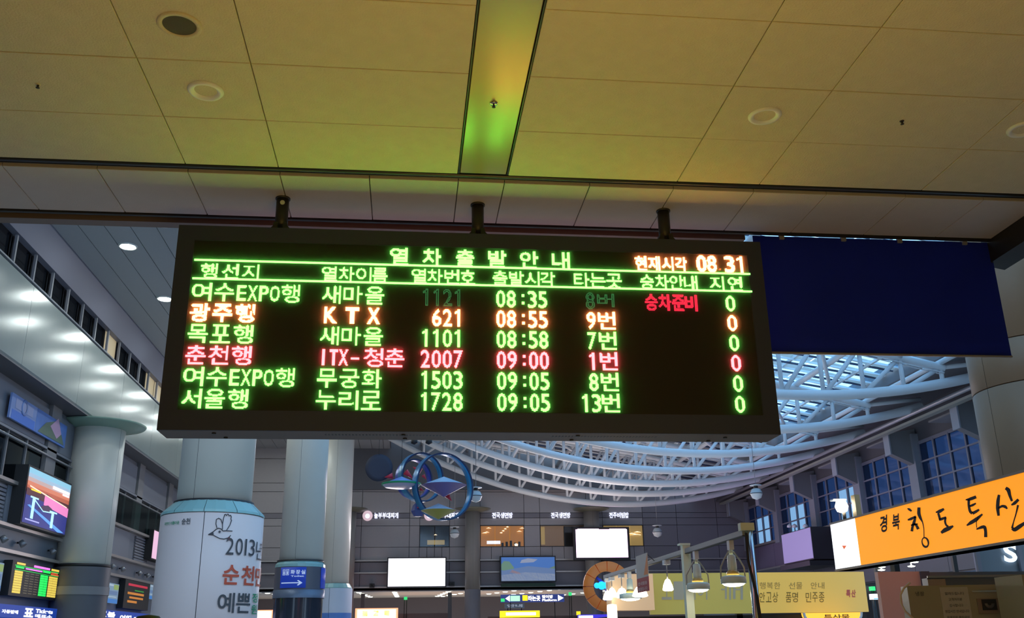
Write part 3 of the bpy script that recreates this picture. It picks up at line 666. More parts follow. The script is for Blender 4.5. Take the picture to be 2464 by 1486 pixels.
# window openings (x0,x1): storey z 6.10-7.17
wins = [(.62, 2.16), (3.74, 6.04), (6.87, 9.35), (10.2, 12.36)]
xsb = [-10, -8, -6, -4, -2.35, .10, .62, 2.16, 2.98, 3.74, 6.04, 6.87, 9.35, 10.2, 12.36, 14.2, 16.4, 18.5]
for a, b_ in zip(xsb[:-1], xsb[1:]):
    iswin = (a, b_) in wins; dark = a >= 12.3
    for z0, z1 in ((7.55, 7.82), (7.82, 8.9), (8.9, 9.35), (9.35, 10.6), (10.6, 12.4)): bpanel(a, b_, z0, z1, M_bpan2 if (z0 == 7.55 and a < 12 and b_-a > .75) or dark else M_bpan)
    if not iswin:
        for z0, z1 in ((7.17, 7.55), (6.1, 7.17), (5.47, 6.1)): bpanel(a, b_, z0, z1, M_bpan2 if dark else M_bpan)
    else:
        bpanel(a, b_, 7.17, 7.55); n = 4
        for k in range(n): bpanel(a+(b_-a)*k/n, a+(b_-a)*(k+1)/n, 5.47, 6.1)
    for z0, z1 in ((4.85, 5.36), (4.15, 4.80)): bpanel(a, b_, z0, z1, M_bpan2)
for z in (5.40, 4.80, 4.10): MB().box(-9.6, 18.5, YB-.08, YB+.12, z, z+.07).build('ledge', M_ledge, wb)
# lit restaurant windows: room box with pendant lamps behind glass
M_room = [mat('room_dark', (.02, .018, .016), .7), emis('room_amber', (.42, .17, .035), .75), emis('room_brown', (.20, .12, .065), .6), emis('room_gold', (.40, .27, .09), .75)]
M_bulb = emis('warm_bulb', (1.6, 1.2, .7), 1.6)
labs = ['dark restaurant window with one small lamp behind the ring sculpture', 'amber lit restaurant window with a slanting row of small lamps', 'brownish lit restaurant window left of the pink white screen', 'golden lit restaurant window partly behind the pink white screen']
for i, (a, b_) in enumerate(wins):
    w = MB().box(a, b_, YB+.105, YB+.118, 6.10, 7.17).build('window_%d' % (i+1), M_room[i]); w['kind'] = 'structure'
    fr = MB().box(a, b_, YB-.0, YB+.10, 6.08, 6.12).box(a, b_, YB, YB+.10, 7.15, 7.19).box(a, a+.03, YB, YB+.10, 6.1, 7.17).box(b_-.03, b_, YB, YB+.10, 6.1, 7.17)
    fr.build('window_frame', M_dark, w)
    nn = 2 if i in (0, 2) else 3
    for k in range(nn):
        xa, xb = a+(b_-a)*k/nn, a+(b_-a)*(k+1)/nn
        MB().box(xa+.03, xb-.02, YB+.01, YB+.02, 6.12, 7.15).build('pane', glass('clear_pane', (.9, .9, .9), .03), w)
    if i == 0:
        MB().box(a+.4, b_-.25, YB+.06, YB+.09, 6.22, 6.45).build('counter', emis('counter_y', (.36, .26, .08), .7), w)
        MB().lathe([(0, .05), (.09, 0)], (a+.82, YB+.08, 6.7), 8).build('lamp', M_bulb, w)
    if i == 1:
        MB().box(a+.35, a+1.05, YB+.06, YB+.09, 6.24, 6.40).build('counter', emis('counter_w', (1.1, 1.1, 1.2), 1), w)
        for k in range(4): MB().lathe([(0, .06), (.08, .02), (0, 0)], (a+1.1+k*.11, YB+.08, 6.78+k*.10), 8).build('lamp', M_bulb, w)
        for x_, z_ in ((.22, 6.78), (.35, 6.82), (.45, 7.03), (2.05, 6.86), (2.2, 7.02)): MB().lathe([(0, .05), (.14, 0)], (a+x_, YB+.08, z_), 8).build('lamp', M_bulb, w)
        for k in range(5): MB().box(a+1.1+.22*k, a+1.22+.22*k, YB+.05, YB+.09, 6.12, 6.30+.05*(k % 3)).build('chair_back', M_black, w)
        MB().lathe([(0, .14), (.10, .1), (.08, 0)], (a+1.87, YB+.07, 6.13), 8).build('lamp', M_bulb, w)
    if i == 2:
        MB().box(a+.05, a+.25, YB+.05, YB+.09, 6.2, 7.1).build('curtain', emis('room_gold', (.40, .27, .09), .75), w)
        MB().box(a+1.25, b_-.05, YB+.05, YB+.09, 6.12, 7.13).build('partition', M_room[0], w)
    if i == 3:
        for x_, z_, s_ in ((.95, 7.0, .1), (1.3, 7.0, .12), (1.55, 6.72, .22), (1.85, 6.8, .2), (1.75, 6.66, .3)): MB().lathe([(0, .06), (s_, 0)], (a+x_, YB+.08, z_), 8).build('lamp', M_bulb, w)
# white channel letters of the restaurants
def far_sign(x0, x1, label, txt, logo=False, m=None):
    t = thing('restaurant_sign', ((x0+x1)/2, YB, 7.58), label, 'sign', None); M = m or emis('sign_glow', (1.0, 1.05, 1.35), 1.1)
    if logo:
        MB().lathe([(0, 0), (.24, 0), (.26, .03), (.26, .06), (0, .06)], (x0+.27, YB-.04, 7.68), 24, axis=1).build('round_logo', emis('logo_pink', (.75, .55, .62), .8), t)
        MB().lathe([(0, 0), (.12, 0)], (x0+.27, YB-.045, 7.66), 16, axis=1).build('logo_face', emis('sign_glow', (1.0, 1.05, 1.35), 1.1), t); x0 += .6
    n = len(txt); w = (x1-x0)/n
    for i, c_ in enumerate(txt):
        text_mb(b := MB(), c_, (x0+i*w+.01, 7.54, x0+(i+1)*w-.01, 7.83), lambda u, v: (u, YB-.04, v), .03); b.build('lettering', M, t)
far_sign(-2.33, -.48, 'white glowing restaurant sign with pink round logo, leftmost on the far wall', '놀부부대찌개', True)
far_sign(.83, 2.62, 'white restaurant sign with pink round logo partly hidden by the big blue ring', '놀부부대찌개', True)
far_sign(4.35, 5.45, 'white Korean restaurant sign above the amber lit window', '전국생면방')
far_sign(7.45, 8.50, 'white Korean restaurant sign between the two far columns over the brownish window', '전국생면방')
far_sign(10.55, 11.62, 'white Korean restaurant sign above the golden window right of the far column', '전주비빔밥')
# engaged columns in front of the wall
def far_col(x, r, label):
    t = round_column(x, YB-.75, r, 7.93, label, (A(-90), A(90)), mat('olive_capital', (.16, .16, .12), .5), 3.95, mat('taupe_column', (.27, .25, .235), .5))
    MB().lathe([(r+.02, 0), (r+.02, 3.9), (r, 3.95)], (x, YB-.75, 0), 24).build('stone_base', M_bpan2, t)
far_col(at(835, 1300, Y=YB-.75).x+.0, .42, 'brownish far column beside the last white column')
far_col(at(1137, 1300, Y=YB-.75).x, .38, 'brownish far column between the white screen and the landscape poster')
far_col(at(1423, 1250, Y=YB-.75).x, .40, 'brownish far column behind the pink white screen')
# screens and pictures hung on the gallery front
def screen_box(x0, x1, y0, y1, Y, name, label, cat, mpic, border=.06, thick=.25):
    a = at(x0, y0, Y=Y); c = at(x1, y1, Y=Y); xa, xb, za, zc = a.x, c.x, min(a.z, c.z), max(a.z, c.z)
    t = thing(name, ((xa+xb)/2, Y, za), label, cat)
    MB().box(xa-border, xb+border, Y+.02, Y+thick, za-border, zc+border).build('casing', M_black, t)
    MB().box(xa, xb, Y, Y+.03, za, zc).build('picture', mpic, t)
    for x_ in (xa+.5, xb-.5): MB().box(x_-.05, x_+.05, Y+thick, YB+.02, (za+zc)/2-.1, (za+zc)/2+.1).build('wall_bracket', M_dark, t)
    return t, xa, xb, za, zc
screen_box(935, 1071, 1343, 1409, YB-.5, 'video_screen', 'blank white glowing wide screen on the far gallery front', 'screen', emis('screen_white', (1.5, 1.45, 1.6), 1.3))
t, xa, xb, za, zc = screen_box(1385, 1512, 1273, 1340, YB-1.4, 'video_screen', 'overexposed pinkish white video screen in front of the golden window', 'screen', emis('screen_pink', (1.7, 1.15, 1.7), 1.5), .12)
for k in range(2): MB().box(xa+.1+k*(xb-xa)*.62, xa+(xb-xa)*(.45+.53*k), YB-1.415, YB-1.40, zc-.06, zc+.03).build('picture_top', emis('screen_pink', (1.7, 1.15, 1.7), 1.5), t)
t, xa, xb, za, zc = screen_box(1206, 1336, 1340, 1396, YB-.5, 'picture_board', 'landscape picture of blue sky and green slopes on the far gallery front', 'picture', emis('pic_sky', (.06, .16, .45), .8))
w_, h_ = xb-xa, zc-za
for nm, cc, poly in (('lower_sky', (.12, .19, .36), ((0, 0), (1, 0), (1, .5), (.5, .62), (0, .42))), ('haze', (.26, .30, .38), ((0, 0), (1, 0), (1, .28), (.45, .36), (0, .25))), ('left_trees', (.13, .24, .18), ((0, .45), (.17, .38), (.24, .55), (.15, .82), (.05, .84), (0, .7))),
                     ('right_slope', (.12, .20, .16), ((.75, .05), (1, .05), (1, .62), (.86, .5), (.78, .2))), ('cloud', (.26, .30, .42), ((.35, .75), (.6, .78), (.68, .9), (.5, .95), (.38, .88))), ('path', (.30, .20, .20), ((.15, .35), (.36, .28), (.33, .36), (.2, .46)))):
    MB().add([(xa+u*w_, YB-.503-.002*len(nm) % .01-.002, za+v*h_) for u, v in poly], [tuple(range(len(poly)))]).build(nm, emis('pic_'+nm, cc, .8), t)
MB().box(xa, xb, YB-.56, YB-.3, za-.28, za-.12).build('planter_edge', mat('green_edge', (.02, .06, .04), .6), t)
for px, py, wd in ((895, 1408, 'left'), (1088, 1404, 'right')):
    p = at(px, py, Y=YB-.3); t = thing('camera_bracket', (p.x, p.y, p.z), 'small dark device on the gallery front, '+wd+' of the blank white screen', 'device', 'devices on the gallery front')
    MB().box(p.x-.12, p.x+.12, YB-.35, YB+.0, p.z-.1, p.z+.1).build('housing', M_black, t)
    MB().lathe([(.05, 0), (.05, -.06)], (p.x, YB-.35, p.z), 10, axis=1).build('lens_tube', M_dark, t)
# concourse below: brown ceiling with rows of downlights, dark interior, signs
struct('wall_concourse', MB().box(-10, 18.6, YB+9, YB+9.2, 0, 4.2).box(-10.1, -9.9, YB, YB+9.2, 0, 4.2), mat('brown_interior', (.10, .065, .055), .6))
cc_ = struct('ceiling_concourse', MB().box(-10, 18.6, YB+.12, YB+9, 4.0, 4.2), mat('brown_ceiling', (.30, .19, .12), .6))
area('concourse_light', (3.5, 54, 3.0), (math.radians(180), 0, 0), 10, 4, 100, (1, .75, .5))
M_spot = emis('spot_white', (1.5, 1.55, 1.3), 1.5)
def spot_row(x0, dx, n, y0, dy, lab):
    lab = lab.replace('white downlight in', 'downlight in')
    for i in range(n):
        x_, y_ = x0+dx*i, y0+dy*i
        t = MB().lathe([(0, 3.96), (.10, 3.965), (.13, 3.985), (.15, 4.0)], (x_, y_, 0), 12).build('concourse_lamp', M_spot)
        tag(t, ORD[i]+' '+lab, 'light', 'downlights in the brown concourse ceiling')
spot_row(-2.55, .10, 6, 50.7, 1.35, 'white downlight in the leftmost row under the blank white screen')
spot_row(-.62, .02, 6, 50.7, 1.35, 'white downlight in the second row under the blank white screen')
spot_row(2.3, -.10, 6, 50.7, 1.35, 'white downlight in the third row under the blank white screen')
spot_row(3.9-.1, -.28, 7, 50.7, 1.15, 'white downlight in the row ending left of the far column')
spot_row(6.0, -.35, 5, 50.7, 1.1, 'white downlight in the row under the landscape picture')
spot_row(7.9, -.36, 7, 50.7, 1.1, 'white downlight in the row right of the landscape picture')
spot_row(11.4, -.37, 8, 50.7, 1.1, 'white downlight in the row under the pink white screen')
spot_row(-7.3, .22, 5, 50.7, 1.1, 'downlight seen between printed drum and dark column foot')
for nm, x0, x1, z0, z1 in (('door_frame', 2.15, 2.35, 0, 3.9), ('door_frame', -2.3, -2.1, 0, 3.9), ('shop_partition', -2.1, 2.15, 0, 2.9), ('shop_partition', 4.2, 9.0, 0, 2.7)):
    MB().box(x0, x1, YB+1.2, YB+1.4, z0, z1).build(nm, M_concd if nm == 'door_frame' else mat('shop_brown', (.16, .10, .09), .5), cc_)
def flat_sign(x0, x1, y0, y1, Y, label, base, bits, name='hanging_sign', cat='sign', thick=.15, hang=0):
    a = at(x0, y0, Y=Y); c = at(x1, y1, Y=Y); xa, xb, za, zc = a.x, c.x, min(a.z, c.z), max(a.z, c.z)
    t = thing(name, ((xa+xb)/2, Y, za), label, cat); MB().box(xa, xb, Y, Y+thick, za, zc).build('sign_box', base, t)
    if hang is not None:
        for x_ in (xa+(xb-xa)*.15, xb-(xb-xa)*.15): MB().tube((x_, Y+thick/2, zc if hang else za), (x_, Y+thick/2, hang or 0), .02, 6).build('rod', M_dark, t)
    for (u0, u1, v0, v1, what, m) in bits:
        f = (xa+u0*(xb-xa), za+v0*(zc-za), xa+u1*(xb-xa), za+v1*(zc-za))
        if what == '#': MB().box(f[0], f[2], Y-.012, Y, f[1], f[3]).build('colour_field', m, t)
        elif what == '<': MB().add([(f[0], Y-.01, (f[1]+f[3])/2), (f[2], Y-.01, f[1]), (f[2], Y-.01, f[3])], [(0, 1, 2)]).build('arrow', m, t)
        elif what == '>': MB().add([(f[2], Y-.01, (f[1]+f[3])/2), (f[0], Y-.01, f[3]), (f[0], Y-.01, f[1])], [(0, 1, 2)]).build('arrow', m, t)
        else: text_mb(b := MB(), what, f, lambda u, v: (u, Y-.01, v), .04); b.build('lettering', m, t)
    return t
E_w = emis('e_white', (1.4, 1.35, 1.3), 1.2); E_o = emis('e_orange', (1.6, .55, .28), 1.0); E_y = emis('e_yellow', (1.5, 1.0, .02), .9); E_b = emis('e_blue', (.03, .05, .22), .8); E_g = emis('e_green', (.05, .9, .25), .8)
flat_sign(855, 957, 1463, 1500, YB-2, 'bright orange rimmed shop sign with three yellow squares under the blank white screen', E_o,
          [(.05, .95, .1, .92, '#', E_w)]+[(.17+.255*k, .29+.255*k, .5, .85, '#', E_y) for k in range(3)], thick=.3)
flat_sign(617, 658, 1467, 1500, 34, 'glowing orange and white shop sign at the right foot of the printed drum', E_o, [(.06, .85, .05, .92, '#', E_w), (.25, .65, .45, .8, '#', E_y)], thick=.3)
flat_sign(1203, 1299, 1469, 1484, YB-2, 'yellow glowing sign bar under the hanging direction sign', E_y, [(.15, .9, .3, .75, '#', E_w)])
flat_sign(1205, 1358, 1430, 1447, YB-1, 'dark blue hanging direction sign with white arrows and green field', E_b,
          [(0, .06, .1, .5, '#', E_g), (.07, .14, .1, .9, '<', E_w), (.15, .30, .15, .85, '#', emis('e_mint', (.5, 1.1, .7), 1)), (.34, .42, .2, .9, '#', E_y), (.43, .62, .15, .85, '타는곳', E_w), (.65, .82, .45, .9, '맞이방', E_w), (.65, .88, .1, .4, 'Platform', E_w), (.90, .99, .1, .9, '>', E_w)])
flat_sign(1215, 1262, 1451, 1462, YB+1, 'dim small sign below the direction sign on the left', emis('dim_sign', (.06, .08, .12), .7), [(.1, .9, .2, .8, '안내', emis('dim_w', (.3, .35, .45), .7))])
flat_sign(1369, 1376, 1424, 1432, YB+.5, 'tiny green exit light right of the direction sign', E_g, [])
flat_sign(972, 980, 1435, 1442, YB+1, 'tiny green exit light in the brown concourse', E_g, [])
flat_sign(1388, 1397, 1470, 1479, YB-1, 'tiny yellow square light left of the round orange wheel', E_y, [])
flat_sign(680, 708, 1477, 1500, 33, 'low white and light blue glowing sign at the dark column foot', emis('e_cyan', (.12, .5, .9), .9), [(0, 1, 0, .55, '#', E_w)])
flat_sign(713, 772, 1476, 1500, 33.2, 'low pale pink glowing sign right of the light blue one', emis('e_pale', (.8, .75, .8), .8), [(0, 1, .5, .6, '#', emis('e_pinkline', (.7, .3, .5), .8))])
# ring shaped orange sculpture with blue lamp
WX, WZ, WY = at(1462, 1410, Y=24).x, at(1462, 1410, Y=24).z, 24.0
t = thing('wheel_sculpture', (WX, WY, WZ-.6), 'orange segmented wheel sculpture with a blue light, left of the yellow banner', 'sculpture')
for k in range(12):
    a0 = A(30*k+1); a1 = A(30*k+29)
    MB().lathe([(.36, -.05), (.60, -.05), (.60, .10), (.36, .10), (.36, -.05)], (WX, WY, WZ), 5, axis=1, a0=a0, a1=a1).build('segment', mat('orange_segment', (.75, .20, .03), .45, emit=(.75, .2, .03), strength=.10), t)
for k in range(3): MB().tube((WX, WY+.03, WZ), (WX+.4*math.cos(A(20+120*k)), WY+.03, WZ+.4*math.sin(A(20+120*k))), .04).build('spoke', mat('blue_spoke', (.03, .06, .4), .4), t)
MB().tube((WX, WY+.05, WZ-.58), (WX, WY+.05, 0), .06).build('stand', M_dark, t)
for dx, s_ in ((-.28, .07), (-.16, .10), (-.05, .08)):
    MB().lathe([(0, -.09), (s_*.8, -.06), (s_, 0), (0, .02)], (WX+dx, WY-.06, WZ+.02), 14, axis=1).build('blue_lamp', emis('blue_glow', (.02, .5, 2.2), 1.6), t)
flat_sign(1392, 1462, 1478, 1500, 23.0, 'row of blue and white lights at the foot of the orange wheel', emis('blue_strip', (.05, .03, .6), .9), [(0, .5, .5, .9, '#', E_w), (.2, .5, .1, .4, '#', emis('blue_glow', (.02, .5, 2.2), 1.6))])

# ================================================================ HANGING SCULPTURE
HY = 30.0
t = thing('hanging_sculpture', (at(1060, 1170, Y=HY).x, HY, 5.2), 'hanging mobile of blue rings, double cones and red cones', 'sculpture')
scl = HY/FPX*1.06
def hp(px, py, dy=0.0): return at(px, py, Y=HY+dy)
def ring(px, py, r, w, yaw, m, dy=0.0, edge=True):
    c = hp(px, py, dy); b = MB().lathe([(r, -w/2), (r, w/2), (r-.03, w/2), (r-.03, -w/2), (r, -w/2)], (0, 0, 0), 56, axis=1)
    o = b.build('ring', m, t); o.rotation_euler = (0, 0, A(yaw)); o.location = Vector(c)-world_loc(t)
    b = MB().lathe([(r+.004, -w/2-.004), (r-.045, -w/2-.004), (r-.045, -w/2+.02), (r+.004, -w/2+.02)], (0, 0, 0), 56, axis=1)
    e = b.build('ring_edge', mat('navy_edge', (.01, .03, .10), .4), o)
    e.location = (0, 0, 0)
M_rblue = mat('ring_blue', (.03, .30, .62), .3, .2); M_rdeep = mat('ring_deep_blue', (.06, .10, .55), .3, .2)
ring(1066, 1170, 1.045, .30, 30, M_rblue); ring(1013, 1148, .80, .28, 32, M_rblue, 1.2); ring(996, 1152, .66, .28, 34, M_rdeep, 2.0)
def dcone(px, py, r, hu, hd, mu, md, dy=0, rim=None):
    c = hp(px, py, dy)
    MB().lathe([(0, hu), (r, 0)], c, 40).build('upper_cone', mu, t); MB().lathe([(r, -.0), (0, -hd)] if hd > .12 else [(r, 0), (r*.85, -hd*.8), (r*.3, -hd), (0, -hd)], c, 40).build('lower_cone', md, t)
    if rim: MB().lathe([(r+.01, .03), (r+.02, 0), (r, -.03)], c, 40).build('rim', rim, t)
M_cb = mat('cone_light_blue', (.36, .52, .72), .35); M_cp = mat('cone_purple', (.20, .13, .32), .35); M_cy = mat('cone_olive', (.34, .30, .03), .35); M_cbl = mat('cone_blue', (.12, .26, .70), .35)
dcone(1068, 1167, .70, .27, .36, M_cb, M_cp, -.5); dcone(1055, 1228, .53, .22, .26, M_cb, M_cy, -.6)
dcone(966, 1165, .60, .25, .10, M_cbl, mat('cone_silver', (.45, .42, .60), .3), -.2, mat('rim_green', (.01, .28, .12), .4))
c = hp(912, 1125, .4)
MB().lathe([(0, -.03), (.30, -.035), (.435, -.02), (.435, .02), (0, .03)], c, 40, axis=1).build('mesh_disc', mat('dark_disc', (.035, .04, .07), .6), t)
for px, py, dx, dy_, L in ((935, 1146, -1, -.15, .26), (985, 1143, 1, -.9, .34), (1003, 1128, -1, .55, .30), (1022, 1148, .7, -.9, .18), (1080, 1196, .8, -1, .30), (1015, 1178, .9, -.5, .12)):
    c = hp(px, py, .2); d = Vector((dx, 0, dy_)).normalized()*L
    MB().tube(c-d*.5, c+d*.5, .105 if L > .2 else .06, 16, .004).build('red_cone', mat('cone_red', (.62, .03, .06), .3), t)
c = hp(1006, 1224, .1)
MB().lathe([(.0, .26), (.17, .10), (.22, -.06), (.13, -.22), (0, -.23)], c, 6, smooth=False).build('crystal', mat('crystal_blue', (.08, .10, .30), .25), t)
MB().lathe([(0, .2), (.10, .0)], c+Vector((.06, -.2, 0)), 4, smooth=False).build('crystal_tip', mat('cone_red', (.62, .03, .06), .3), t)
for px, py in ((1066, 1100), (1013, 1095), (966, 1150), (912, 1095)):
    c = hp(px, py); MB().tube(c, (c.x, c.y, 11.2), .006, 5).build('cable', M_dark, t)
for px, wd in ((997, 'left'), (1032, 'right')):
    c = hp(px, 1062); q = thing('floodlight', tuple(c), wd+' of two small black floodlights above the blue rings', 'light', 'floodlights over the ring sculpture')
    MB().lathe([(0, .1), (.10, .05), (.11, -.05), (0, -.1)], c, 14).build('housing', M_black, q); MB().tube(c+Vector((0, 0, .09)), (c.x, c.y, 11.2), .012, 5).build('rod', M_dark, q)
# globe lamps with disc reflectors
def ztop_(x): return (8.72+.235*(15-x)-.004*(15-x)**2+.5) if x < 15 else 8.9
def globe(px, py, Y, r, label):
    c = at(px, py, Y=Y); g_ = thing('globe_lamp', tuple(c), label, 'lamp', 'globe lamps with disc reflectors')
    MB().lathe([(0, r), (r*.7, r*.71), (r, .012), (r, 0)], c, 24).build('upper_globe', mat('globe_top', (.42, .48, .52), .3), g_)
    MB().lathe([(r, -.0), (r*.72, -r*.7), (0, -r)], c, 24).build('lower_globe', mat('globe_white', (.62, .64, .66), .3), g_)
    MB().lathe([(r+.004, .012), (r+.008, .0), (r+.004, -.012)], c, 24).build('seam', M_dark, g_)
    MB().lathe([(0, r*1.42), (r*.96, r*1.36), (r*.98, r*1.30), (0, r*1.25)], c, 24).build('reflector_disc', M_white, g_)
    MB().tube(c+Vector((0, 0, r*.9)), c+Vector((0, 0, r*1.3)), r*.35, 10).build('neck', M_dark, g_)
    MB().tube(c+Vector((0, 0, r*1.4)), (c.x, c.y, ztop_(c.x)), .010, 5).build('rod', M_rail, g_)
globe(1145, 1193, 34, .225, 'white globe lamp with disc just right of the big blue ring')
globe(1094, 1283, 45, .22, 'dim globe lamp hanging before the far wall under the ring sculpture')
globe(1582, 1280, 45, .235, 'globe lamp hanging alone before the dark right end of the far wall')
globe(1820, 1187, 33, .22, 'white globe lamp under the long rail of the right wall')

# ================================================================ ROOF TRUSSES
def zlow(x): return 7.86+.0232*(x-10.9)**2+(.0004*(10.9-x)**3 if 0 else 0)
def ztop(x): return 8.72+.235*(15-x)-.004*(15-x)**2
TY = [47.0, 43.4, 40.4, 37.1, 33.4, 29.2, 24.6, 20.0]
names = ['farthest roof truss, only its thin lower tube clear against the far wall', 'second roof truss from the far wall', 'third roof truss from the far wall', 'fourth roof truss from the far wall', 'fifth roof truss, its lower tube just under the board', 'roof truss ending just right of the lower board corner', 'large roof truss crossing right of the board', 'nearest roof truss, only a strip seen under the blue banner']
for yy, lab in zip(TY, names):
    t = thing('roof_truss', (8, yy, 7.8), 'white tubular steel '+lab, 'truss', 'white roof trusses')
    far = yy > 42
    xs_ = np.linspace(-2.5, 16.9, 60)
    MB().path([(x_, yy, zlow(x_)) for x_ in xs_], .145, 12).build('lower_chord', M_steel, t)
    MB().path([(x_, yy, ztop(x_)) for x_ in np.linspace(-2.5, 15.1, 30)], .12, 10).build('upper_chord', M_steel, t)
    b = MB(); xa = np.linspace(-2.5, 15.05, 30)
    for x0_, x1_ in zip(xa[:-1], xa[1:]):
        for s_ in (-.07, .07):
            b.tube((x0_, yy+s_, ztop(x0_)-.17), (x1_, yy+s_, ztop(x1_)-.17), .018, 5, caps=False)
    b.build('lattice_rail', M_steel, t)
    k = 0; x_ = 15.0
    while x_ > -2.2:
        MB().tube((x_, yy, zlow(x_)), (x_, yy, ztop(x_)), .066, 8).build('vertical', M_steel, t)
        MB().tube((x_-1.19, yy, zlow(x_-1.19)), (x_, yy, ztop(x_)), .066, 8).build('diagonal', M_steel, t)
        x_ -= 1.19
    MB().tube((15.0, yy, ztop(15)), (16.9, yy, zlow(16.9)+.25), .07, 8).build('end_strut', M_steel, t)
PURL = []; BRACE = []
for i, x_ in enumerate((15.0, 12.65, 10.25, 7.85, 5.45, 3.05, .65)):
    PURL.append(MB().tube((x_, 7, ztop(x_)+.14), (x_, 50, ztop(x_)+.14), .10 if i else .08, 12))
# lateral bracing between trusses
for ya_, yb_ in zip(TY[:-1], TY[1:]):
    for x_ in (13.85, 9.05, 4.3):
        BRACE.append(MB().tube((x_, ya_, ztop(x_)), (x_-2.35, yb_, ztop(x_-2.35)), .06, 8))
# glazed roof: sloping bars, glass panes and pale louvre boards
rf = struct('ceiling_skylight', MB().box(-3, 15.6, 49.9, 50.1, 9, 14.5), M_concd)
for q in PURL: q.build('purlin', M_steel, rf)
for q in BRACE: q.build('roof_brace', M_steel, rf)
def zr(x): return ztop(x)+.55
M_sky = glass('sky_glass', (.72, .88, 1.0), .05, .1); M_lou = mat('louvre_white', (.72, .78, .80), .45)
M_lou2 = bpy.data.materials.new('frosted_louvre'); M_lou2.use_nodes = True; n_ = M_lou2.node_tree; n_.nodes.clear()
o_ = n_.nodes.new('ShaderNodeOutputMaterial'); t_ = n_.nodes.new('ShaderNodeBsdfDiffuse'); l_ = n_.nodes.new('ShaderNodeBsdfTranslucent'); x_ = n_.nodes.new('ShaderNodeMixShader')
t_.inputs[0].default_value = (.75, .80, .82, 1); l_.inputs[0].default_value = (.62, .72, .74, 1); x_.inputs[0].default_value = .42
n_.links.new(t_.outputs[0], x_.inputs[1]); n_.links.new(l_.outputs[0], x_.inputs[2]); n_.links.new(x_.outputs[0], o_.inputs[0]); M_barb = mat('bar_dark_blue', (.05, .08, .16), .4)
per = .92
ny = int((50-6.8)/per)
def slope_box(b, x0, x1, y0, y1, dz, th):
    vs = [(x, y, zr(x)+dz+q) for x in (x0, x1) for y in (y0, y1) for q in (0, th)]
    return b.add(vs, [(0, 1, 3, 2), (4, 6, 7, 5), (0, 4, 5, 1), (2, 3, 7, 6), (0, 2, 6, 4), (1, 5, 7, 3)])
XR = [-2.6, .65, 3.05, 5.45, 7.85, 10.25, 12.65, 14.9]
for j in range(ny):
    y0_ = 6.8+j*per
    opaque = y0_ > 37.5
    for k in range(7):
        xa_, xb_ = XR[k], XR[k+1]
        slope_box(MB(), xa_+.03, xb_-.03, y0_+.54, y0_+per, .0, .02).build('louvre_board', M_lou2 if not opaque else M_conc, rf)
        slope_box(MB(), xa_+.03, xb_-.03, y0_+.03, y0_+.50, -.01, .015).build('pane', M_sky if not opaque else M_concd, rf)
    b = MB()
    slope_box(b, -2.6, 14.9, y0_-.02, y0_+.03, -.03, .06); b.build('glazing_bar', M_barb, rf)
    slope_box(MB(), -2.6, 14.9, y0_+.505, y0_+.54, -.04, .06).build('glazing_bar', M_lou, rf)
for x_ in (14.0, 12.0, 10.8, 9.2, 7.0, 5.0, 2.0):
    b = MB()
    b.box(x_-.04, x_+.04, 6.8, 42, zr(x_)-.14, zr(x_)-.05); b.build('cross_bar', M_lou, rf)
struct('ceiling_roof_edge', MB().prism([(14.95, 8.98), (15.1, 8.85), (18.3, 9.25), (18.3, 9.5), (14.95, 9.6)], 1, 6.64, 50), mat('roof_edge_grey', (.13, .135, .15), .55))
struct('ceiling_roof_left', MB().box(-3.2, -.95, 6.7, 50, 11.2, 14.2), M_concd)

# ================================================================ HALL: RIGHT WALL
XR_ = 18.0
wr = struct('wall_right', MB().box(XR_+.02, XR_+.3, 6.64, 60, 0, 6.0).box(XR_+.02, XR_+.3, 6.64, 50.2, 8.0, 9.6), M_concd)
struct('wall_front', MB().box(5.0, 18.2, 6.45, 6.62, 4.9, 9.6), M_concd)
rail = thing('wall_rail', (16.5, 28, 8.43), 'long pale pipe rail running along the top of the right wall', 'rail')
MB().tube((16.5, 7, 8.43), (16.5, 50, 8.43), .07, 10).build('pipe', mat('pipe_grey', (.36, .35, .38), .35, .3), rail)
MB().box(16.62, 16.86, 7, 50, 8.22, 8.30).build('cable_tray', mat('tray_beige', (.32, .32, .28), .5), rail)
M_frame = mat('window_frame_grey', (.20, .20, .25), .45); M_wglass = glass('blue_window_glass', (.10, .145, .23), .14, .06, (.6, .7, .9))
M_wlit = glass('bright_window_glass', (.42, .50, .56), .08, .06)
M_pil = mat('pilaster_grey', (.26, .27, .31), .5)
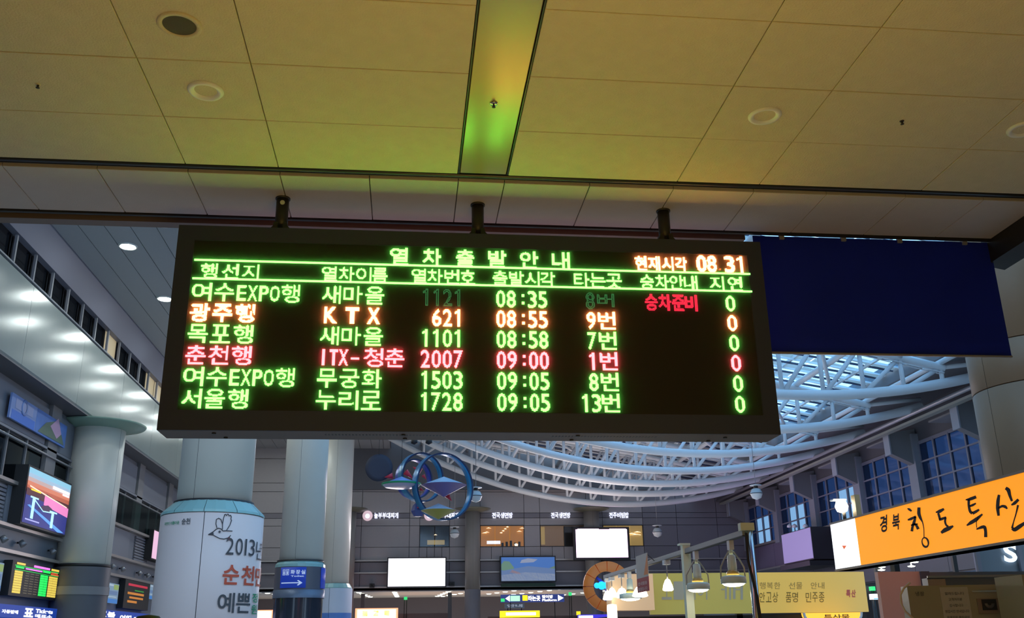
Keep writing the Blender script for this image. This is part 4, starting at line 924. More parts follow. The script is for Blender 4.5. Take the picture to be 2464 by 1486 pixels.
for i in range(8):
    yc = 49.75-4.45*i               # pilaster centres
    MB().box(XR_-.22, XR_+.3, yc-.28, yc+.28, 5.8, 8.3).build('pilaster', M_pil, wr)
    # bracket fin that carries the truss and the rail
    t = thing('wall_bracket', (17.4, yc, 7), ORD[i]+' grey concrete bracket from the far wall, on the right wall under the pipe rail', 'bracket', 'grey brackets along the right wall')
    MB().prism([(17.0, 8.32), (17.0, 7.60), (XR_-.2, 7.22), (XR_+.0, 7.22), (XR_+.0, 8.5)], 1, yc-.16, yc+.16).build('fin', M_conc, t)
    MB().box(16.95, 17.0, yc-.20, yc+.20, 7.57, 8.34).build('fin_face', mat('fin_light', (.36, .38, .44), .5), t)
    MB().box(17.0, XR_, yc+.16, yc+1.6, 8.12, 8.18).build('side_beam', M_conc, t)
    w = MB().box(XR_-.03, XR_+.06, yc+.30, yc+4.13, 7.90, 8.02).build('window_%d' % (i+5), M_frame); w['kind'] = 'structure'
    MB().box(XR_-.10, XR_+.10, yc+.28, yc+4.17, 5.90, 6.0).build('window_sill', M_ledge, w)
    ys_ = np.linspace(yc+.30, yc+4.15, 5); zs_ = (6.0, 6.62, 7.28, 7.92)
    for y_ in ys_: MB().box(XR_-.04, XR_+.05, y_-.04, y_+.04, 5.95, 7.95).build('mullion', M_frame, w)
    for z_ in zs_[1:3]: MB().box(XR_-.05, XR_+.02, ys_[0], ys_[-1], z_-.025, z_+.025).build('transom', M_frame, w)
    for a, (y0_, y1_) in enumerate(zip(ys_[:-1], ys_[1:])):
        for c_, (z0_, z1_) in enumerate(zip(zs_[:-1], zs_[1:])):
            bright = (i in (1, 2) and c_ < 2 and a in (1, 2)) or (i == 3 and a in (0, 1) and c_ < 2)
            MB().box(XR_+.0, XR_+.012, y0_+.04, y1_-.04, z0_+.02, z1_-.02).build('pane', M_wlit if bright else M_wglass, w)
# band of panels below the windows
for i in range(20):
    y0_ = 6.7+2.2*i
    MB().box(XR_-.04, XR_+.02, y0_+.01, y0_+2.19, 4.75, 5.85).build('panel', mat('violet_grey_panel', (.17, .13, .20), .5), wr)
    MB().box(XR_-.04, XR_+.02, y0_+.01, y0_+2.19, 3.5, 4.68).build('panel', M_concd, wr)
MB().box(XR_-.12, XR_+.02, 6.7, 50, 4.68, 4.75).build('ledge', M_ledge, wr)
# violet screen box and louvres
X3 = XR_-1.2
def rbox(x0, y0, x1, y1, X): a = at(x0, y0, X=X); c = at(x1, y1, X=X); return min(a.y, c.y), max(a.y, c.y), a.z, c.z
b0 = at(1880, 1284, X=X3); b1 = at(1950, 1268, X=X3); zbt = at(1885, 1359, X=X3).z
t = thing('video_screen', (X3, b0.y, zbt), 'pale violet screen box on the right wall left of the orange sign', 'screen')
MB().box(X3, XR_, b1.y, b0.y, zbt, (b0.z+b1.z)/2).build('casing', M_dark, t)
MB().box(X3-.02, X3, b1.y+.03, b0.y-.03, zbt+.05, (b0.z+b1.z)/2-.03).build('picture', emis('screen_violet', (.30, .24, .50), .75), t)
MB().box(X3-.2, XR_, b1.y, b0.y, zbt-.25, zbt-.05).build('shelf', M_dark, t)
b = wr
for k in range(12): MB().box(XR_-.14, XR_-.04, b1.y-5.0, b1.y-.2, 4.80+k*.085, 4.80+k*.085+.045).build('slat', mat('violet_slat', (.22, .16, .28), .4), b)
for z_ in (4.72, 5.86): MB().box(XR_-.2, XR_-.02, b1.y-5.0, b1.y-.2, z_, z_+.05).build('light_strip', emis('violet_strip', (.30, .14, .45), .8), b)
for px, wd in ((1900, 'leftmost'), (1912, 'middle'), (1938, 'rightmost')):
    c = at(px, 1266, X=X3+.1); q = thing('floodlight', tuple(c), wd+' of three small floodlights on top of the violet screen box', 'light', 'floodlights on the violet screen')
    MB().lathe([(0, .12), (.10, .06), (.12, -.03), (0, -.06)], c, 12).build('head', M_white, q); MB().tube(c, (c.x, c.y, (b0.z+b1.z)/2), .02).build('stand', M_dark, q)
# ================================================================ KIOSK ON THE RIGHT
KX = 4.9
M_or = mat('sign_orange_face', (.4, .12, .004), .4, emit=(1.0, .32, .008), strength=1.0)
# the light box glows evenly, brighter towards its tubes
t = thing('shop_sign', (KX, 9, 2.35), 'long orange illuminated kiosk sign with black brush lettering and white end panel', 'sign')
zt = 2.93; zb0 = 2.40
zt = (at(2058, 1244, X=KX).z+at(2464, 1139, X=KX).z)/2; zb0 = (at(2072, 1356, X=KX).z+at(2464, 1299, X=KX).z)/2
y_sp = at(2064, 1300, X=KX).y; y_end = at(2003, 1305, X=KX).y; y_near = 6.4
MB().box(KX+.012, KX+.20, y_near, y_end, zb0-.02, zt+.02).build('sign_box', mat('sign_frame', (.16, .13, .12), .5), t)
MB().box(KX, KX+.012, y_near, y_sp, zb0, zt).build('orange_face', M_or, t)
MB().box(KX, KX+.012, y_sp+.005, y_end, zb0, zt).build('white_face', emis('white_face', (1.25, 1.3, 1.35), 1.0), t)
for z_ in (zb0-.012, zt+.008): MB().box(KX-.012, KX+.21, y_near, y_end, z_-.008, z_+.012).build('edge_strip', mat('sign_edge', (.30, .24, .20), .4, .4), t)
MB().add([tuple(at(px, py, X=KX-.004)) for px, py in ((2026, 1312), (2037, 1312), (2031, 1321))], [(0, 1, 2)]).build('small_mark', mat('mark_orange', (.8, .12, .03), .5, emit=(.8, .15, .05), strength=.7), t)
M_brush = mat('brush_black', (.01, .003, .002), .6)
def Z3(x, y): return (1980+x/3.849, 1100+y/3.849)
def ribbon(pts, ws):
    """brush stroke on the sign face; points in the enlarged view of the sign"""
    P = [np.array(p, float) for p in pts]; L = []; R_ = []
    # subdivide
    Q = []; Wq = []
    for i in range(len(P)-1):
        for k in range(4):
            f = k/4; Q.append(P[i]*(1-f)+P[i+1]*f); Wq.append(ws[i]*(1-f)+ws[i+1]*f)
    Q.append(P[-1]); Wq.append(ws[-1])
    for it in range(2): Q = [Q[0]]+[(Q[i-1]+2*Q[i]+Q[i+1])/4 for i in range(1, len(Q)-1)]+[Q[-1]]
    vs = []
    for i, q in enumerate(Q):
        d = Q[min(i+1, len(Q)-1)]-Q[max(i-1, 0)]; d = d/(np.linalg.norm(d)+1e-9); nrm = np.array([-d[1], d[0]])
        for s_ in (-1, 1):
            e = q+nrm*s_*(Wq[i]*1.25+1)/2; vs.append(tuple(at(*Z3(*e), X=KX-.004)))
    return vs, [(2*i, 2*i+1, 2*i+3, 2*i+2) for i in range(len(Q)-1)]
def brush(name, strokes):
    b = MB()
    for pts, ws in strokes: b.add(*ribbon(pts, ws))
    b.build(name, M_brush, t)
circ = lambda cx, cy, rx, ry, tl=0: [(cx+rx*math.cos(a)+tl*math.sin(a), cy+ry*math.sin(a)) for a in np.linspace(-2.0, 4.4, 13)]
brush('brush_character', [([(783, 472), (800, 480), (822, 497)], [6, 18, 12]), ([(785, 578), (815, 570), (862, 545)], [10, 20, 14]), ([(858, 548), (845, 600), (830, 640), (824, 684)], [14, 22, 18, 20]), ([(845, 612), (868, 630), (884, 664)], [12, 18, 22]),
                          ([(815, 628), (845, 618), (880, 616)], [8, 14, 8]), ([(890, 462), (888, 520), (903, 560), (925, 600), (936, 660), (937, 738)], [22, 26, 20, 8, 6, 6]), (circ(948, 785, 30, 44, 6), [8, 10, 12, 14, 12, 10, 14, 16, 14, 10, 8, 8, 8])])
brush('brush_character', [([(1045, 508), (1080, 500), (1122, 476)], [8, 26, 16]), ([(1068, 515), (1078, 545), (1085, 575)], [16, 18, 16]), ([(1075, 578), (1105, 568), (1142, 552)], [16, 20, 12]), ([(1138, 556), (1130, 590), (1140, 625), (1160, 640)], [14, 16, 14, 16]), ([(1095, 698), (1130, 672), (1170, 655), (1208, 634)], [18, 32, 30, 12])])
brush('brush_character', [([(1322, 392), (1370, 384), (1420, 364)], [8, 24, 22]), ([(1352, 388), (1350, 440), (1362, 500), (1385, 518)], [20, 18, 20, 22]), ([(1358, 452), (1390, 440), (1418, 424)], [14, 18, 10]), ([(1385, 518), (1420, 500), (1448, 482)], [22, 20, 14]),
                          ([(1332, 630), (1370, 604), (1420, 575), (1478, 524)], [10, 26, 28, 12]), ([(1440, 545), (1420, 600), (1425, 650)], [5, 5, 6]), ([(1422, 664), (1470, 645), (1498, 640), (1508, 680), (1508, 738)], [10, 22, 24, 22, 24])])
brush('brush_character', [([(1632, 345), (1622, 400), (1618, 470), (1628, 540)], [18, 26, 26, 18]), ([(1625, 470), (1660, 448), (1690, 455), (1708, 476)], [14, 18, 22, 10]), ([(1692, 282), (1720, 300), (1730, 350), (1752, 405)], [22, 30, 22, 16]), ([(1745, 440), (1775, 425), (1812, 388)], [10, 24, 20]),
                          ([(1808, 440), (1790, 520), (1765, 600), (1752, 655)], [16, 10, 8, 16]), ([(1752, 655), (1775, 672), (1820, 640), (1880, 600)], [20, 30, 30, 20])])
def small_char(c_, x0, y0, x1, y1):
    text_mb(b := MB(), c_, (x0, -y1, x1, -y0), lambda u, v: tuple(at(*Z3(u, -v-(u-x0)*.22), X=KX-.004)), .03); b.build('brush_character', M_brush, t)
small_char('경', 528, 542, 596, 700); small_char('북', 642, 530, 712, 680)
# hot lamp on the corner of the sign
c = at(2025, 1218, X=KX+.06)
q = thing('sign_lamp', tuple(c), 'blazing warm lamp with yoke standing on the white corner of the orange sign', 'lamp')
MB().lathe([(0, .075), (.055, .055), (.075, 0), (.055, -.055), (0, -.075)], c, 18).build('bulb', emis('hot_bulb', (1.0, .82, .55), 22), q)
MB().box(c.x-.08, c.x+.08, c.y+.02, c.y+.12, c.z+.075, c.z+.09).build('shade_plate', M_white, q)
MB().box(c.x+.05, c.x+.11, c.y-.25, c.y-.16, zt+.02, c.z+.10).build('yoke', mat('yoke_brass', (.5, .38, .2), .4), q)
MB().tube((c.x+.02, c.y, zt+.02), (c.x+.02, c.y, c.z-.06), .02).build('stem', M_dark, q)
# bracket arms holding the sign to the cabin
for y_ in (7.2, 9.0, y_end-.1):
    MB().box(KX+.20, KX+.5, y_-.03, y_+.03, zb0+.05, zb0+.12).build('support_arm', M_dark, t)
kc = thing('kiosk_cabin', (5.5, 9, 0), 'dark kiosk cabin carrying the orange sign, only its fascia shadowed', 'kiosk')
MB().box(KX+.5, KX+.56, 7.0, y_end, 0, zb0+.2).build('side_wall', M_concd, kc) if 0 else MB().box(KX+.505, KX+.565, y_end-.4, y_end-.3, 0, zt-.1).box(KX+.505, KX+.565, 7.3, 7.4, 0, zb0+.15).box(KX+.505, KX+.565, 7.3, y_end-.3, zb0+.10, zb0+.16).build('frame', M_dark, kc)

# ---------------- yellow fascia of the second kiosk with its lamps
PY = 12.5
pa, pb = at(1456, 1385, Y=PY), at(2078, 1374, Y=PY); pz = at(1780, 1475, Y=PY).z; pt = at(1780, 1377, Y=PY).z
kb = thing('kiosk_fascia', ((pa.x+pb.x)/2, PY, 0), 'long olive yellow kiosk fascia board with faint Korean letters behind the hanging lamps', 'kiosk')
M_ol = mat('olive_board', (.42, .37, .10), .3, emit=(.42, .36, .09), strength=.35)  # weak emission stands in for the lamplight on the board
xm = at(1815, 1400, Y=PY).x; x1_ = at(1562, 1400, Y=PY).x
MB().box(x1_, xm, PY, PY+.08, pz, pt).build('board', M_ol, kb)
MB().box(xm+.01, pb.x, PY, PY+.08, pz, pt).build('board_lit', mat('olive_board_lamplit', (.62, .48, .13), .3, emit=(.75, .45, .08), strength=.42), kb)  # same board nearer the lamps: their light painted as warmer colour and glow
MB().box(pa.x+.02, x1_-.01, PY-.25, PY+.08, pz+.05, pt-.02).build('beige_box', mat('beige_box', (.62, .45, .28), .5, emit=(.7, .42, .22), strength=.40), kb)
for x_ in (pa.x+.1, x1_+1.2, pb.x-.1): MB().box(x_-.04, x_+.04, PY+.08, PY+.16, 0, pz+.1).build('post', M_dark, kb)
MB().box(pa.x, pb.x, PY+.08, PY+.6, pz-.08, pz-.02).build('canopy', M_black, kb)
MB().box(pa.x, pb.x, PY+.5, PY+.6, 0, pz-.08).build('back_board', mat('kiosk_back', (.06, .045, .05), .6), kb)
def ptxt(s, x0, y0, x1, y1, m, bold=.02):
    w = (x1-x0)/len(s)
    for i, c_ in enumerate(s):
        if c_ != ' ': text_mb(b := MB(), c_, (x0+i*w+w*.08, -y1, x0+(i+1)*w-w*.08, -y0), lambda u, v: tuple(at(u, -v, Y=PY-.006)), bold); b.build('lettering', m, kb)
M_oli = mat('olive_ink', (.20, .15, .03), .5); M_pale = mat('pale_ink', (.52, .47, .34), .5)
ptxt('안고상 품명 민주종', 1826, 1424, 1985, 1448, M_oli, .0); ptxt('행복한 선물 안내', 1826, 1400, 1985, 1416, mat('olive_ink_faint', (.38, .29, .09), .5), -.0)
ptxt('ㅗㅣ니이 ㅔㅐ', 1590, 1398, 1790, 1442, M_pale, .0)
ptxt('특산', 2035, 1418, 2060, 1436, mat('faded_red', (.7, .15, .12), .5), .04)
fs = thing('kiosk_sign', (at(2003, 1480, Y=PY-.3).x, PY-.3, 1.75), 'fan shaped orange glowing sign cut by the bottom edge under the yellow fascia', 'sign')
pc = at(2003, 1473, Y=PY-.3); rr = 70/FPX*PY
arc = [(pc.x+rr*math.cos(a), pc.z-.0+rr*.55*math.sin(a)) for a in np.linspace(math.pi, 2*math.pi, 16)]
MB().prism(arc, 1, PY-.3, PY-.22).build('fan', emis('fan_orange', (1.3, .62, .06), 1.0), fs)
MB().path([(x, PY-.31, z) for x, z in arc], .018, 6).build('rim', M_white, fs)
text_mb(b := MB(), '특산물', (pc.x-.12, pc.z-.09, pc.x+.22, pc.z-.02), lambda u, v: (u, PY-.306, v), .02); b.build('lettering', M_oli, fs)
# rail with lamps, on two posts
RX = 2.5
ra = at(1790, 1287, X=RX); rb_ = at(1455, 1387, X=RX); rz = (ra.z+rb_.z)/2
lr = thing('lamp_rail', (RX, (ra.y+rb_.y)/2, rz), 'thin steel lamp rail rising to the right, carrying kiosk lamps', 'rail')
M_pst = mat('pale_green_post', (.75, .84, .66), .4); M_chr = mat('chrome_post', (.6, .62, .66), .15, .9)
MB().box(RX-.018, RX+.018, ra.y-.02, rb_.y, rz-.012, rz+.028).build('rail', mat('rail_grey', (.40, .40, .38), .4, .4), lr)
MB().box(RX-.02, RX+.02, ra.y-.02, rb_.y, rz-.018, rz-.012).build('rail_slot', M_dark, lr)
MB().tube((RX+.03, ra.y-.03, 0), (RX+.03, ra.y-.03, rz+.05), .030, 14).build('chrome_post', M_chr, lr)
MB().box(RX-.04, RX+.065, ra.y-.06, ra.y+.0, rz+.02, rz+.075).build('post_head', M_pst, lr)
p_ = at(1655, 1330, X=RX); MB().box(RX-.035, RX+.035, p_.y+.03, p_.y+.10, 0, rz+.06).build('post', M_pst, lr)
MB().box(RX-.06, RX+.035, p_.y+.02, p_.y+.11, rz+.06, rz+.075).build('post_cap', M_pst, lr)
MB().path([(RX-.0, ra.y-.05, rz-.0), (RX-.01, ra.y-.07, rz-.2), (RX+.03, ra.y-.07, rz-.45), (RX+.06, ra.y-.06, rz-.8), (RX+.05, ra.y-.06, 0.4)], .011, 8).build('cable', M_black, lr)
M_lshade = mat('lamp_shade_green', (.60, .70, .62), .35); M_hot = emis('kiosk_bulb', (1.0, .88, .66), 13.0)
def spot(px, py, r, label, cage=True):
    c = at(px, py, X=RX); c = Vector((RX, c.y, c.z)); top = rz-.018; g_ = thing('spot_lamp', tuple(c), label, 'lamp', 'round spot lamps on the kiosk rail')
    MB().box(RX-.018, RX+.018, c.y-.03, c.y+.03, top-.07, top).build('track_adapter', M_white, g_)
    MB().tube((RX, c.y, top-.07), (RX, c.y, c.z+.20), .016, 10).build('stem', M_lshade, g_)
    MB().lathe([(.022, .20), (.032, .19), (.036, .10), (.030, .06)], c, 16).build('socket', M_lshade, g_)
    MB().lathe([(.030, .085), (.045, .07), (.05, .045), (.035, .03)], c, 16).build('lamp_neck', mat('amber_glass', (.55, .38, .10), .2), g_)
    MB().lathe([(r*.55, .045), (r*.95, .035), (r, .03), (r, -.012), (r*.94, -.018), (r*.92, .02)], c, 28).build('shade', M_lshade, g_)
    MB().lathe([(0, -.040), (r*.4, -.038), (r*.75, -.028), (r*.93, -.012)], c, 28).build('glow_disc', M_hot, g_)
    if cage:
        for s_ in (-1, 1):
            MB().path([(RX+s_*.02, c.y, top-.08), (RX+s_*.06, c.y, top-.14), (RX+s_*r*.95, c.y, top-.20), (RX+s_*r*.98, c.y, c.z+.02)], .006, 6).build('cage_arm', mat('cage_wire', (.38, .40, .36), .3, .5), g_)
spot(1765, 1398, .098, 'largest hanging spot lamp with round shade, right beside the chrome post')
spot(1680, 1413, .10, 'second hanging spot lamp with round shade, just right of the pale green post')
def pendant(px, py, r, label, X=RX, k=0):
    c = at(px, py, X=X); g_ = thing('pendant_lamp', tuple(c), label, 'lamp', 'small glowing pendants on the kiosk rail')
    MB().box(c.x-.03, c.x+.03, c.y-.04, c.y+.04, rz-.06, rz-.018).build('ceiling_cup', M_white, g_)
    MB().tube((c.x, c.y, rz-.05), (c.x, c.y, c.z+.05), .006, 6).build('cord', M_rail, g_)
    MB().lathe([(.012, .06), (r*.45, .05), (r*.85, 0), (r, -.04), (r*.7, -.05), (0, -.052)], c, 18).build('glass_shade', M_hot, g_)
pendant(1607, 1408, .052, 'single glowing glass pendant between red paper and pale green post')
pendant(1540, 1424, .085, 'largest glowing pendant of the cluster left of the red hanging paper')
pendant(1497, 1427, .075, 'glowing pendant in the middle of the cluster at the left end of the rail')
pendant(1473, 1426, .060, 'small flat glowing pendant near the far end of the rail')
pendant(1462, 1433, .060, 'glowing pendant lowest and farthest left of the cluster', RX-.0)
spot(1517, 1436, .125, 'wide flat spot lamp under the pendant cluster left of the red paper', False)
# notice hanging from the rail: white upper half, red lower half
a = at(1553, 1362, X=RX); c = at(1586, 1420, X=RX)
n_ = thing('hanging_notice', (RX, (a.y+c.y)/2, c.z), 'paper notice hanging from the rail, white above and dark red below with small writing', 'notice')
zs = sorted((a.z-.0, c.z)); ys_ = sorted((a.y, c.y)); zmid = zs[0]+(zs[1]-zs[0])*.52
MB().box(RX-.10, RX-.096, ys_[0], ys_[1], zmid, zs[1]+.1).build('white_half', mat('notice_white', (.50, .42, .36), .5), n_)
MB().box(RX-.10, RX-.096, ys_[0], ys_[1], zs[0], zmid).build('red_half', mat('notice_red', (.42, .03, .03), .5), n_)
MB().add([(RX-.102, ys_[0], zmid+.02), (RX-.102, ys_[0]+.12*(ys_[1]-ys_[0])*3, zmid+.02), (RX-.102, ys_[0], zs[1]+.09)], [(0, 1, 2)]).build('orange_corner', mat('notice_orange', (.75, .22, .05), .5), n_)
for k in range(3):
    z_ = zmid-.05-.055*k
    text_mb(b := MB(), ('안내말씀', '품절입니다', '감사합니다')[k], (-(ys_[1]-.06), z_-.022, -(ys_[0]+.06), z_+.012), lambda u, v: (RX-.103, -u, v), .01); b.build('lettering', mat('notice_ink', (.75, .55, .5), .5), n_)
MB().tube((RX-.098, ys_[0]+.05, zs[1]+.1), (RX-.01, ys_[0]+.05, rz), .004, 5).build('string', M_dark, n_)
MB().tube((RX-.098, ys_[1]-.05, zs[1]+.1), (RX-.01, ys_[1]-.05, rz), .004, 5).build('string', M_dark, n_)
lb_ = thing('light_column', (at(1472, 1468, Y=11.5).x, 11.5, 0), 'overexposed white glowing light column at the left end of the yellow fascia', 'lamp')
c = at(1472, 1452, Y=11.5); MB().lathe([(0, c.z+.0), (.055, c.z-.01), (.06, c.z-.04), (.06, .9), (0, .9)], (c.x, 11.5, 0), 18).build('glowing_tube', emis('tube_glow', (1.5, 1.3, 1.0), 1.4), lb_)
MB().lathe([(.09, 0), (.09, .88), (0, .9)], (c.x, 11.5, 0), 18).build('base', M_white, lb_)
# ---------------- equipment at the lower right corner
def rot_root(o, deg): o.rotation_euler = (0, 0, A(deg))
FY = 6.0
f0 = at(2182, 1409, Y=FY)
fr = thing('refrigerator', (f0.x, FY, 0), 'beige grey refrigerator top with white paper notice and dark gauge, lower right corner', 'refrigerator')
fz = f0.z
def fb(name, m, x0, x1, y0, y1, z0, z1): return MB().box(f0.x+x0, f0.x+x1, FY+y0, FY+y1, z0, z1).build(name, m, fr)
M_fr = mat('fridge_beige', (.27, .24, .185), .38, var=.05)
fb('body', M_fr, 0, .66, .03, .12, 0, fz); fb('top_panel', M_fr, 0, .66, 0, .03, fz-.30, fz); fb('door', M_fr, .004, .33, 0, .03, .1, fz-.305); fb('door', M_fr, .335, .66, 0, .03, .1, fz-.305)
fb('side_edge', mat('fridge_dark', (.06, .05, .045), .5), .57, .575, -.004, .0, fz-.30, fz-.02)
fb('gauge_bezel', mat('gauge_bezel', (.20, .14, .12), .4), .42, .565, -.012, 0, fz-.175, fz-.085); fb('gauge', M_black, .445, .535, -.016, -.011, fz-.155, fz-.09)
MB().lathe([(.012, 0), (.030, 0), (.030, -.003), (.012, -.003)], (f0.x+.49, FY-.017, fz-.115), 16, axis=1, a0=math.pi, a1=2*math.pi).build('gauge_dial', mat('dial', (.09, .08, .08), .4), fr)
fb('handle_strip', mat('handle_steel', (.5, .52, .52), .25, .6), .40, .56, -.012, 0, fz-.045, fz-.035)
n0 = .20
fb('paper_notice', mat('paper', (.36, .33, .33), .6), n0, n0+.175, -.006, -.001, fz-.26, fz-.012)
for k, s_ in enumerate(('알려드립니다', '고객여러분', '감사합니다', '영업시간 안내입니다', '관계자외 출입금지')):
    w_ = (.12, .085, .085, .15, .14)[k]
    text_mb(b := MB(), s_, (f0.x+n0+.0875-w_/2, fz-.06-k*.036, f0.x+n0+.0875+w_/2, fz-.042-k*.036), lambda u, v: (u, FY-.008, v), .01); b.build('lettering', M_ink, fr)
text_mb(b := MB(), '냉장', (f0.x+.045, fz-.062, f0.x+.10, fz-.035), lambda u, v: (u, FY-.005, v), .01); b.build('lettering', M_ink, fr)
rot_root(fr, -9)
g0 = at(2458, 1382, Y=5.5)
gb = thing('equipment_cabinet', (g0.x, 5.5, 0), 'brownish cabinet cut off by the right edge, in front of the refrigerator end', 'cabinet')
MB().box(g0.x, g0.x+.6, 5.5, 5.78, 0, g0.z).build('body', M_fr, gb); MB().box(g0.x+.03, g0.x+.15, 5.492, 5.5, g0.z-.20, g0.z-.135).build('white_label', mat('label_white', (.45, .47, .38), .5), gb)
MB().box(g0.x+.01, g0.x+.58, 5.494, 5.5, g0.z-.23, g0.z-.222).build('seam', M_dark, gb)
h0 = at(2232, 1400, Y=7.0); h1 = at(2464, 1386, Y=7.0)
gd = thing('metal_duct', (h0.x, 7.0, 0), 'grey metal housing with a small beige panel behind the refrigerator top', 'housing')
MB().box(h0.x, h0.x+1.2, 7.0, 7.1, 0, at(2240, 1390, Y=7.0).z).build('body', mat('duct_grey', (.18, .19, .21), .35, .3), gd)
MB().box(h0.x, h0.x+.13, 6.99, 7.0, at(2240, 1420, Y=7.0).z, at(2240, 1393, Y=7.0).z).build('beige_panel', mat('beige_panel', (.42, .30, .2), .5), gd)
MB().box(h0.x-.0, h0.x+1.2, 6.985, 7.0, at(2240, 1390, Y=7.0).z, at(2240, 1388, Y=7.0).z+.01).build('bright_edge', mat('handle_steel', (.5, .52, .52), .25, .6), gd); rot_root(gd, -7)
q0 = at(2112, 1377, Y=8.2); q1 = at(2212, 1372, Y=8.2)
pp = thing('pink_panel', ((q0.x+q1.x)/2, 8.2, 0), 'tall plain salmon pink panel left of the refrigerator', 'panel')
MB().box(q0.x, q1.x, 8.2, 8.26, 0, (q0.z+q1.z)/2).build('sheet', mat('salmon', (.80, .43, .34), .5), pp); MB().box(q1.x, q1.x+.08, 8.18, 8.28, 0, (q0.z+q1.z)/2).build('edge_post', mat('edge_dark', (.09, .08, .10), .5), pp)
MB().box(q1.x+.08, q1.x+1.6, 8.3, 8.4, 0, (q0.z+q1.z)/2).build('rear_sheet', mat('rear_grey', (.14, .12, .11), .5), pp)
st = thing('plastic_strap', tuple(at(2168, 1440, Y=6.1)), 'pale curved plastic strap bowing left of the refrigerator', 'strap')
MB().path([tuple(at(px, py, Y=6.0)) for px, py in ((2190, 1401), (2175, 1414), (2167, 1430), (2168, 1450), (2178, 1470), (2196, 1486), (2215, 1500))], .007, 6).build('band', mat('strap_pale', (.62, .48, .40), .4), st)
# glowing things deeper in the hall, seen under the orange sign
SY = 9.6
b = MB(); text_mb(b, 'S', (0, 0, 1, 1), lambda u, v: tuple(at(2415+u*32+(v-.5)*-4, 1352-v*44, Y=SY-.01)), .03)
q = thing('shop_sign', tuple(at(2430, 1330, Y=SY)), 'white glowing letter S on a grey blue board at the right edge', 'sign'); b.build('glowing_letter', emis('s_glow', (1.1, 1.35, 1.6), 1.2), q)
s0, s1 = at(2345, 1290, Y=SY), at(2464, 1400, Y=SY)
MB().box(s0.x, s1.x+1.0, SY+.02, SY+.06, 0, s0.z).build('board', mat('shop_greyblue', (.16, .20, .24), .4), q)
for x_ in (s0.x+.0, at(2456, 1340, Y=SY).x): MB().box(x_-.02, x_+.02, SY-.01, SY+.02, 0, s0.z).build('mullion', M_frame, q)
for px in (2395, 2345, 2458):
    y_ = at(px, 1350, X=XR_-.1).y; MB().box(XR_-.08, XR_+.0, y_-.06, y_+.06, 0, 4.6).build('shopfront_mullion', M_frame, wr)
MB().box(XR_-.05, XR_-.03, 6.7, 50, 0, 3.45).build('shopfront_glass', glass('shop_glass', (.5, .6, .65), .2, .1), wr)
flat_sign(2098, 2107, 1410, 1420, 20, 'tiny green exit light between yellow fascia and salmon panel', E_g, [])
flat_sign(2099, 2122, 1428, 1441, 19.4, 'small white glowing sign under the tiny green exit light', E_w, [(.1, .9, .0, .2, '#', emis('e_cyan', (.12, .5, .9), .9))])
for i, (px, py) in enumerate(((2122, 1363), (2121, 1370), (2201, 1351), (2193, 1361))):
    c = at(px, py, Y=22.3-.3*i); q = MB().lathe([(0, -.03), (.07, -.02), (.09, 0), (0, .02)], c, 12).tube(c, (c.x, c.y, 3.8), .015, 6).build('pendant_light', M_spot)
    tag(q, ('white round light seen under the orange sign, upper left of four', 'white round light seen under the orange sign, lower left of four', 'white round light seen under the orange sign, upper right of four', 'white round light seen under the orange sign, lower right of four')[i], 'light', 'round lights under the orange sign')
ar = struct('ceiling_arcade', MB().box(11.0, 13.4, 21.2, 22.6, 3.80, 3.95), M_concd)
for x_ in (11.2, 13.2): MB().box(x_-.05, x_+.05, 22.4, 22.5, 0, 3.8).build('post', M_dark, ar)

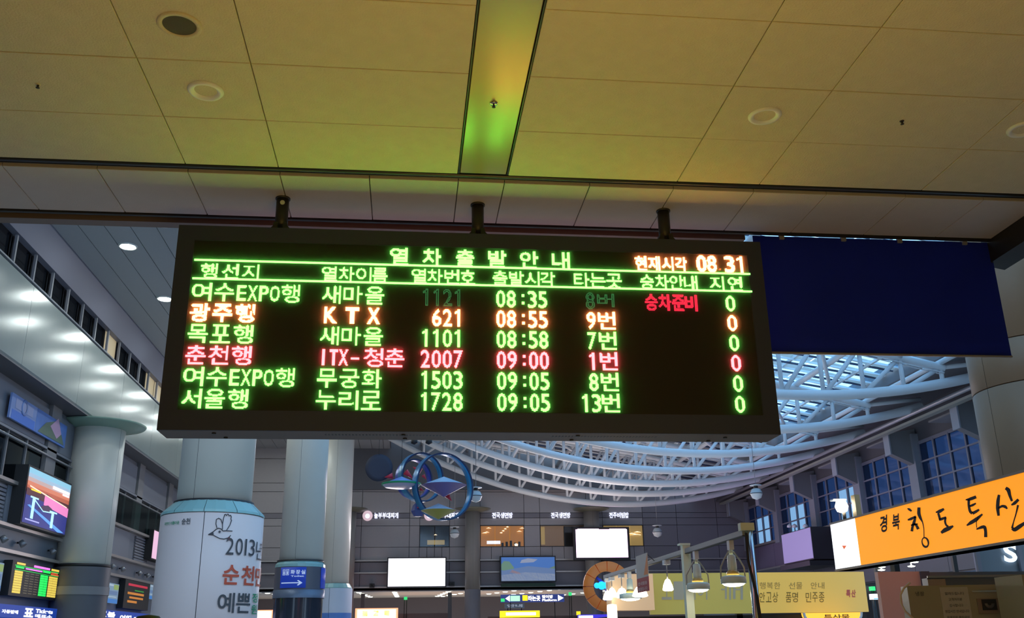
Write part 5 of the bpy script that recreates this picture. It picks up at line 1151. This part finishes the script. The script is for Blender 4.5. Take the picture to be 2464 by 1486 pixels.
# ================================================================ PEOPLE (only the crowns of their heads reach into the frame)
def person(x, y, top, label, hair, coat, turn=0, cap=None):
    h = top; s = h/1.75
    root = thing('person', (x, y, 0), label, 'person')
    V = [(0, 0, .93), (0, .01, 1.10), (0, .0, 1.30), (0, -.005, 1.44), (0, 0, 1.50), (0, .01, 1.60), (0, .0, 1.68),
         (.17, 0, 1.40), (.23, .01, 1.14), (.235, .05, .90), (.235, .07, .82), (-.17, 0, 1.40), (-.23, .01, 1.14), (-.235, .05, .90), (-.235, .07, .82),
         (.10, 0, .88), (.11, .01, .48), (.11, -.02, .09), (.11, .12, .04), (-.10, 0, .88), (-.11, .01, .48), (-.11, -.02, .09), (-.11, .12, .04)]
    E = [(0, 1), (1, 2), (2, 3), (3, 4), (4, 5), (5, 6), (3, 7), (7, 8), (8, 9), (9, 10), (3, 11), (11, 12), (12, 13), (13, 14), (0, 15), (15, 16), (16, 17), (17, 18), (0, 19), (19, 20), (20, 21), (21, 22)]
    Rr = [.15, .14, .155, .10, .055, .085, .075, .065, .045, .035, .035, .065, .045, .035, .035, .09, .06, .045, .04, .09, .06, .045, .04]
    me = bpy.data.meshes.new('body'); me.from_pydata([(a*s, b_*s, c_*s) for a, b_, c_ in V], E, [])
    o = bpy.data.objects.new('body', me); COL.objects.link(o)
    me.materials.append(mat('skin', (.55, .34, .25), .5))
    mo = o.modifiers.new('skin', 'SKIN'); 
    if not me.skin_vertices: me.attributes
    sv = me.skin_vertices[0].data if len(me.skin_vertices) else None
    if sv is None:
        bpy.context.view_layer.objects.active = o; o.select_set(True); bpy.ops.object.skin_root_mark() if 0 else None
    else:
        for i, r in enumerate(Rr): sv[i].radius = (r*s, r*s*(.8 if i < 4 else 1))
        sv[0].use_root = True
    sb = o.modifiers.new('sub', 'SUBSURF'); sb.levels = 2; sb.render_levels = 2
    o.parent = root
    # hair, coat and trousers follow the body
    hc = MB().lathe([(0, .10), (.05, .092), (.083, .055), (.098, .0), (.092, -.06), (.07, -.09)], (0, -.012*s, (1.65)*s), 20)
    hc.v = [(a*s if 0 else a, b_, c_) for a, b_, c_ in hc.v]
    q = hc.build('hair', mat(hair[0], hair[1], .6)); q.parent = root
    ct = MB().lathe([(.10, 1.46*s), (.19, 1.40*s), (.20, 1.2*s), (.18, 1.0*s), (.20, .78*s), (.19, .77*s)], (0, 0, 0), 20)
    ct.v = [(a*1.0, b_*.72, c_) for a, b_, c_ in ct.v]; q = ct.build('coat', mat(coat[0], coat[1], .8)); q.parent = root
    for sx in (-1, 1):
        q = MB().tube((sx*.18*s, 0, 1.39*s), (sx*.235*s, .02*s, 1.12*s), .07, 12, .06).tube((sx*.235*s, .02*s, 1.12*s), (sx*.237*s, .06*s, .88*s), .06, 12, .05).build('sleeve', mat(coat[0], coat[1], .8)); q.parent = root
        q = MB().tube((sx*.10*s, 0, .90*s), (sx*.11*s, .01*s, .48*s), .10, 14, .075).tube((sx*.11*s, .01*s, .48*s), (sx*.11*s, -.02*s, .07*s), .075, 14, .06).build('trouser_leg', mat('dark_trousers', (.03, .03, .04), .8)); q.parent = root
        q = MB().tube((sx*.11*s, -.05*s, .045), (sx*.11*s, .19*s, .04), .045, 12, .035).build('shoe', M_black); q.parent = root
        q = MB().lathe([(0, .02), (.012, .01), (.014, -.01), (0, -.02)], (sx*.032, .088*s, 1.625*s), 10).build('eye', M_black); q.parent = root
        q = MB().lathe([(0, .03), (.012, .02), (.016, 0), (.010, -.03), (0, -.035)], (sx*.088*s, .0, 1.61*s), 10).build('ear', mat('skin', (.55, .34, .25), .5)); q.parent = root
        for f in range(5):
            q0_ = Vector((sx*(.237)*s, (.045+.014*f)*s, .81*s)); ln = (.05, .075, .082, .076, .06)[f]
            q = MB().tube(q0_, q0_+Vector((-sx*.004, .006 if f else .03, -ln)), .009, 8, .007).build('finger', mat('skin', (.55, .34, .25), .5)); q.parent = root
    q = MB().lathe([(0, .012), (.012, -.01), (.016, -.03), (0, -.036)], (0, .098*s, 1.60*s), 10).build('nose', mat('skin', (.55, .34, .25), .5)); q.parent = root
    q = MB().box(-.025, .025, .086*s, .093*s, 1.552*s, 1.562*s).build('mouth', mat('lips', (.45, .16, .14), .5)); q.parent = root
    if cap:
        q = MB().lathe([(0, .115), (.06, .10), (.095, .05), (.104, .0)], (0, -.01, 1.665*s), 20).build('cap', mat(cap[0], cap[1], .6)); q.parent = root
    root.rotation_euler = (0, 0, A(turn)); return root
p_ = at(357, 1478, Y=5.0); person(p_.x, 5.0, p_.z, 'person with black hair, only the crown of the head above the bottom edge', ('black_hair', (.01, .009, .009)), ('navy_coat', (.03, .04, .08)), 20)
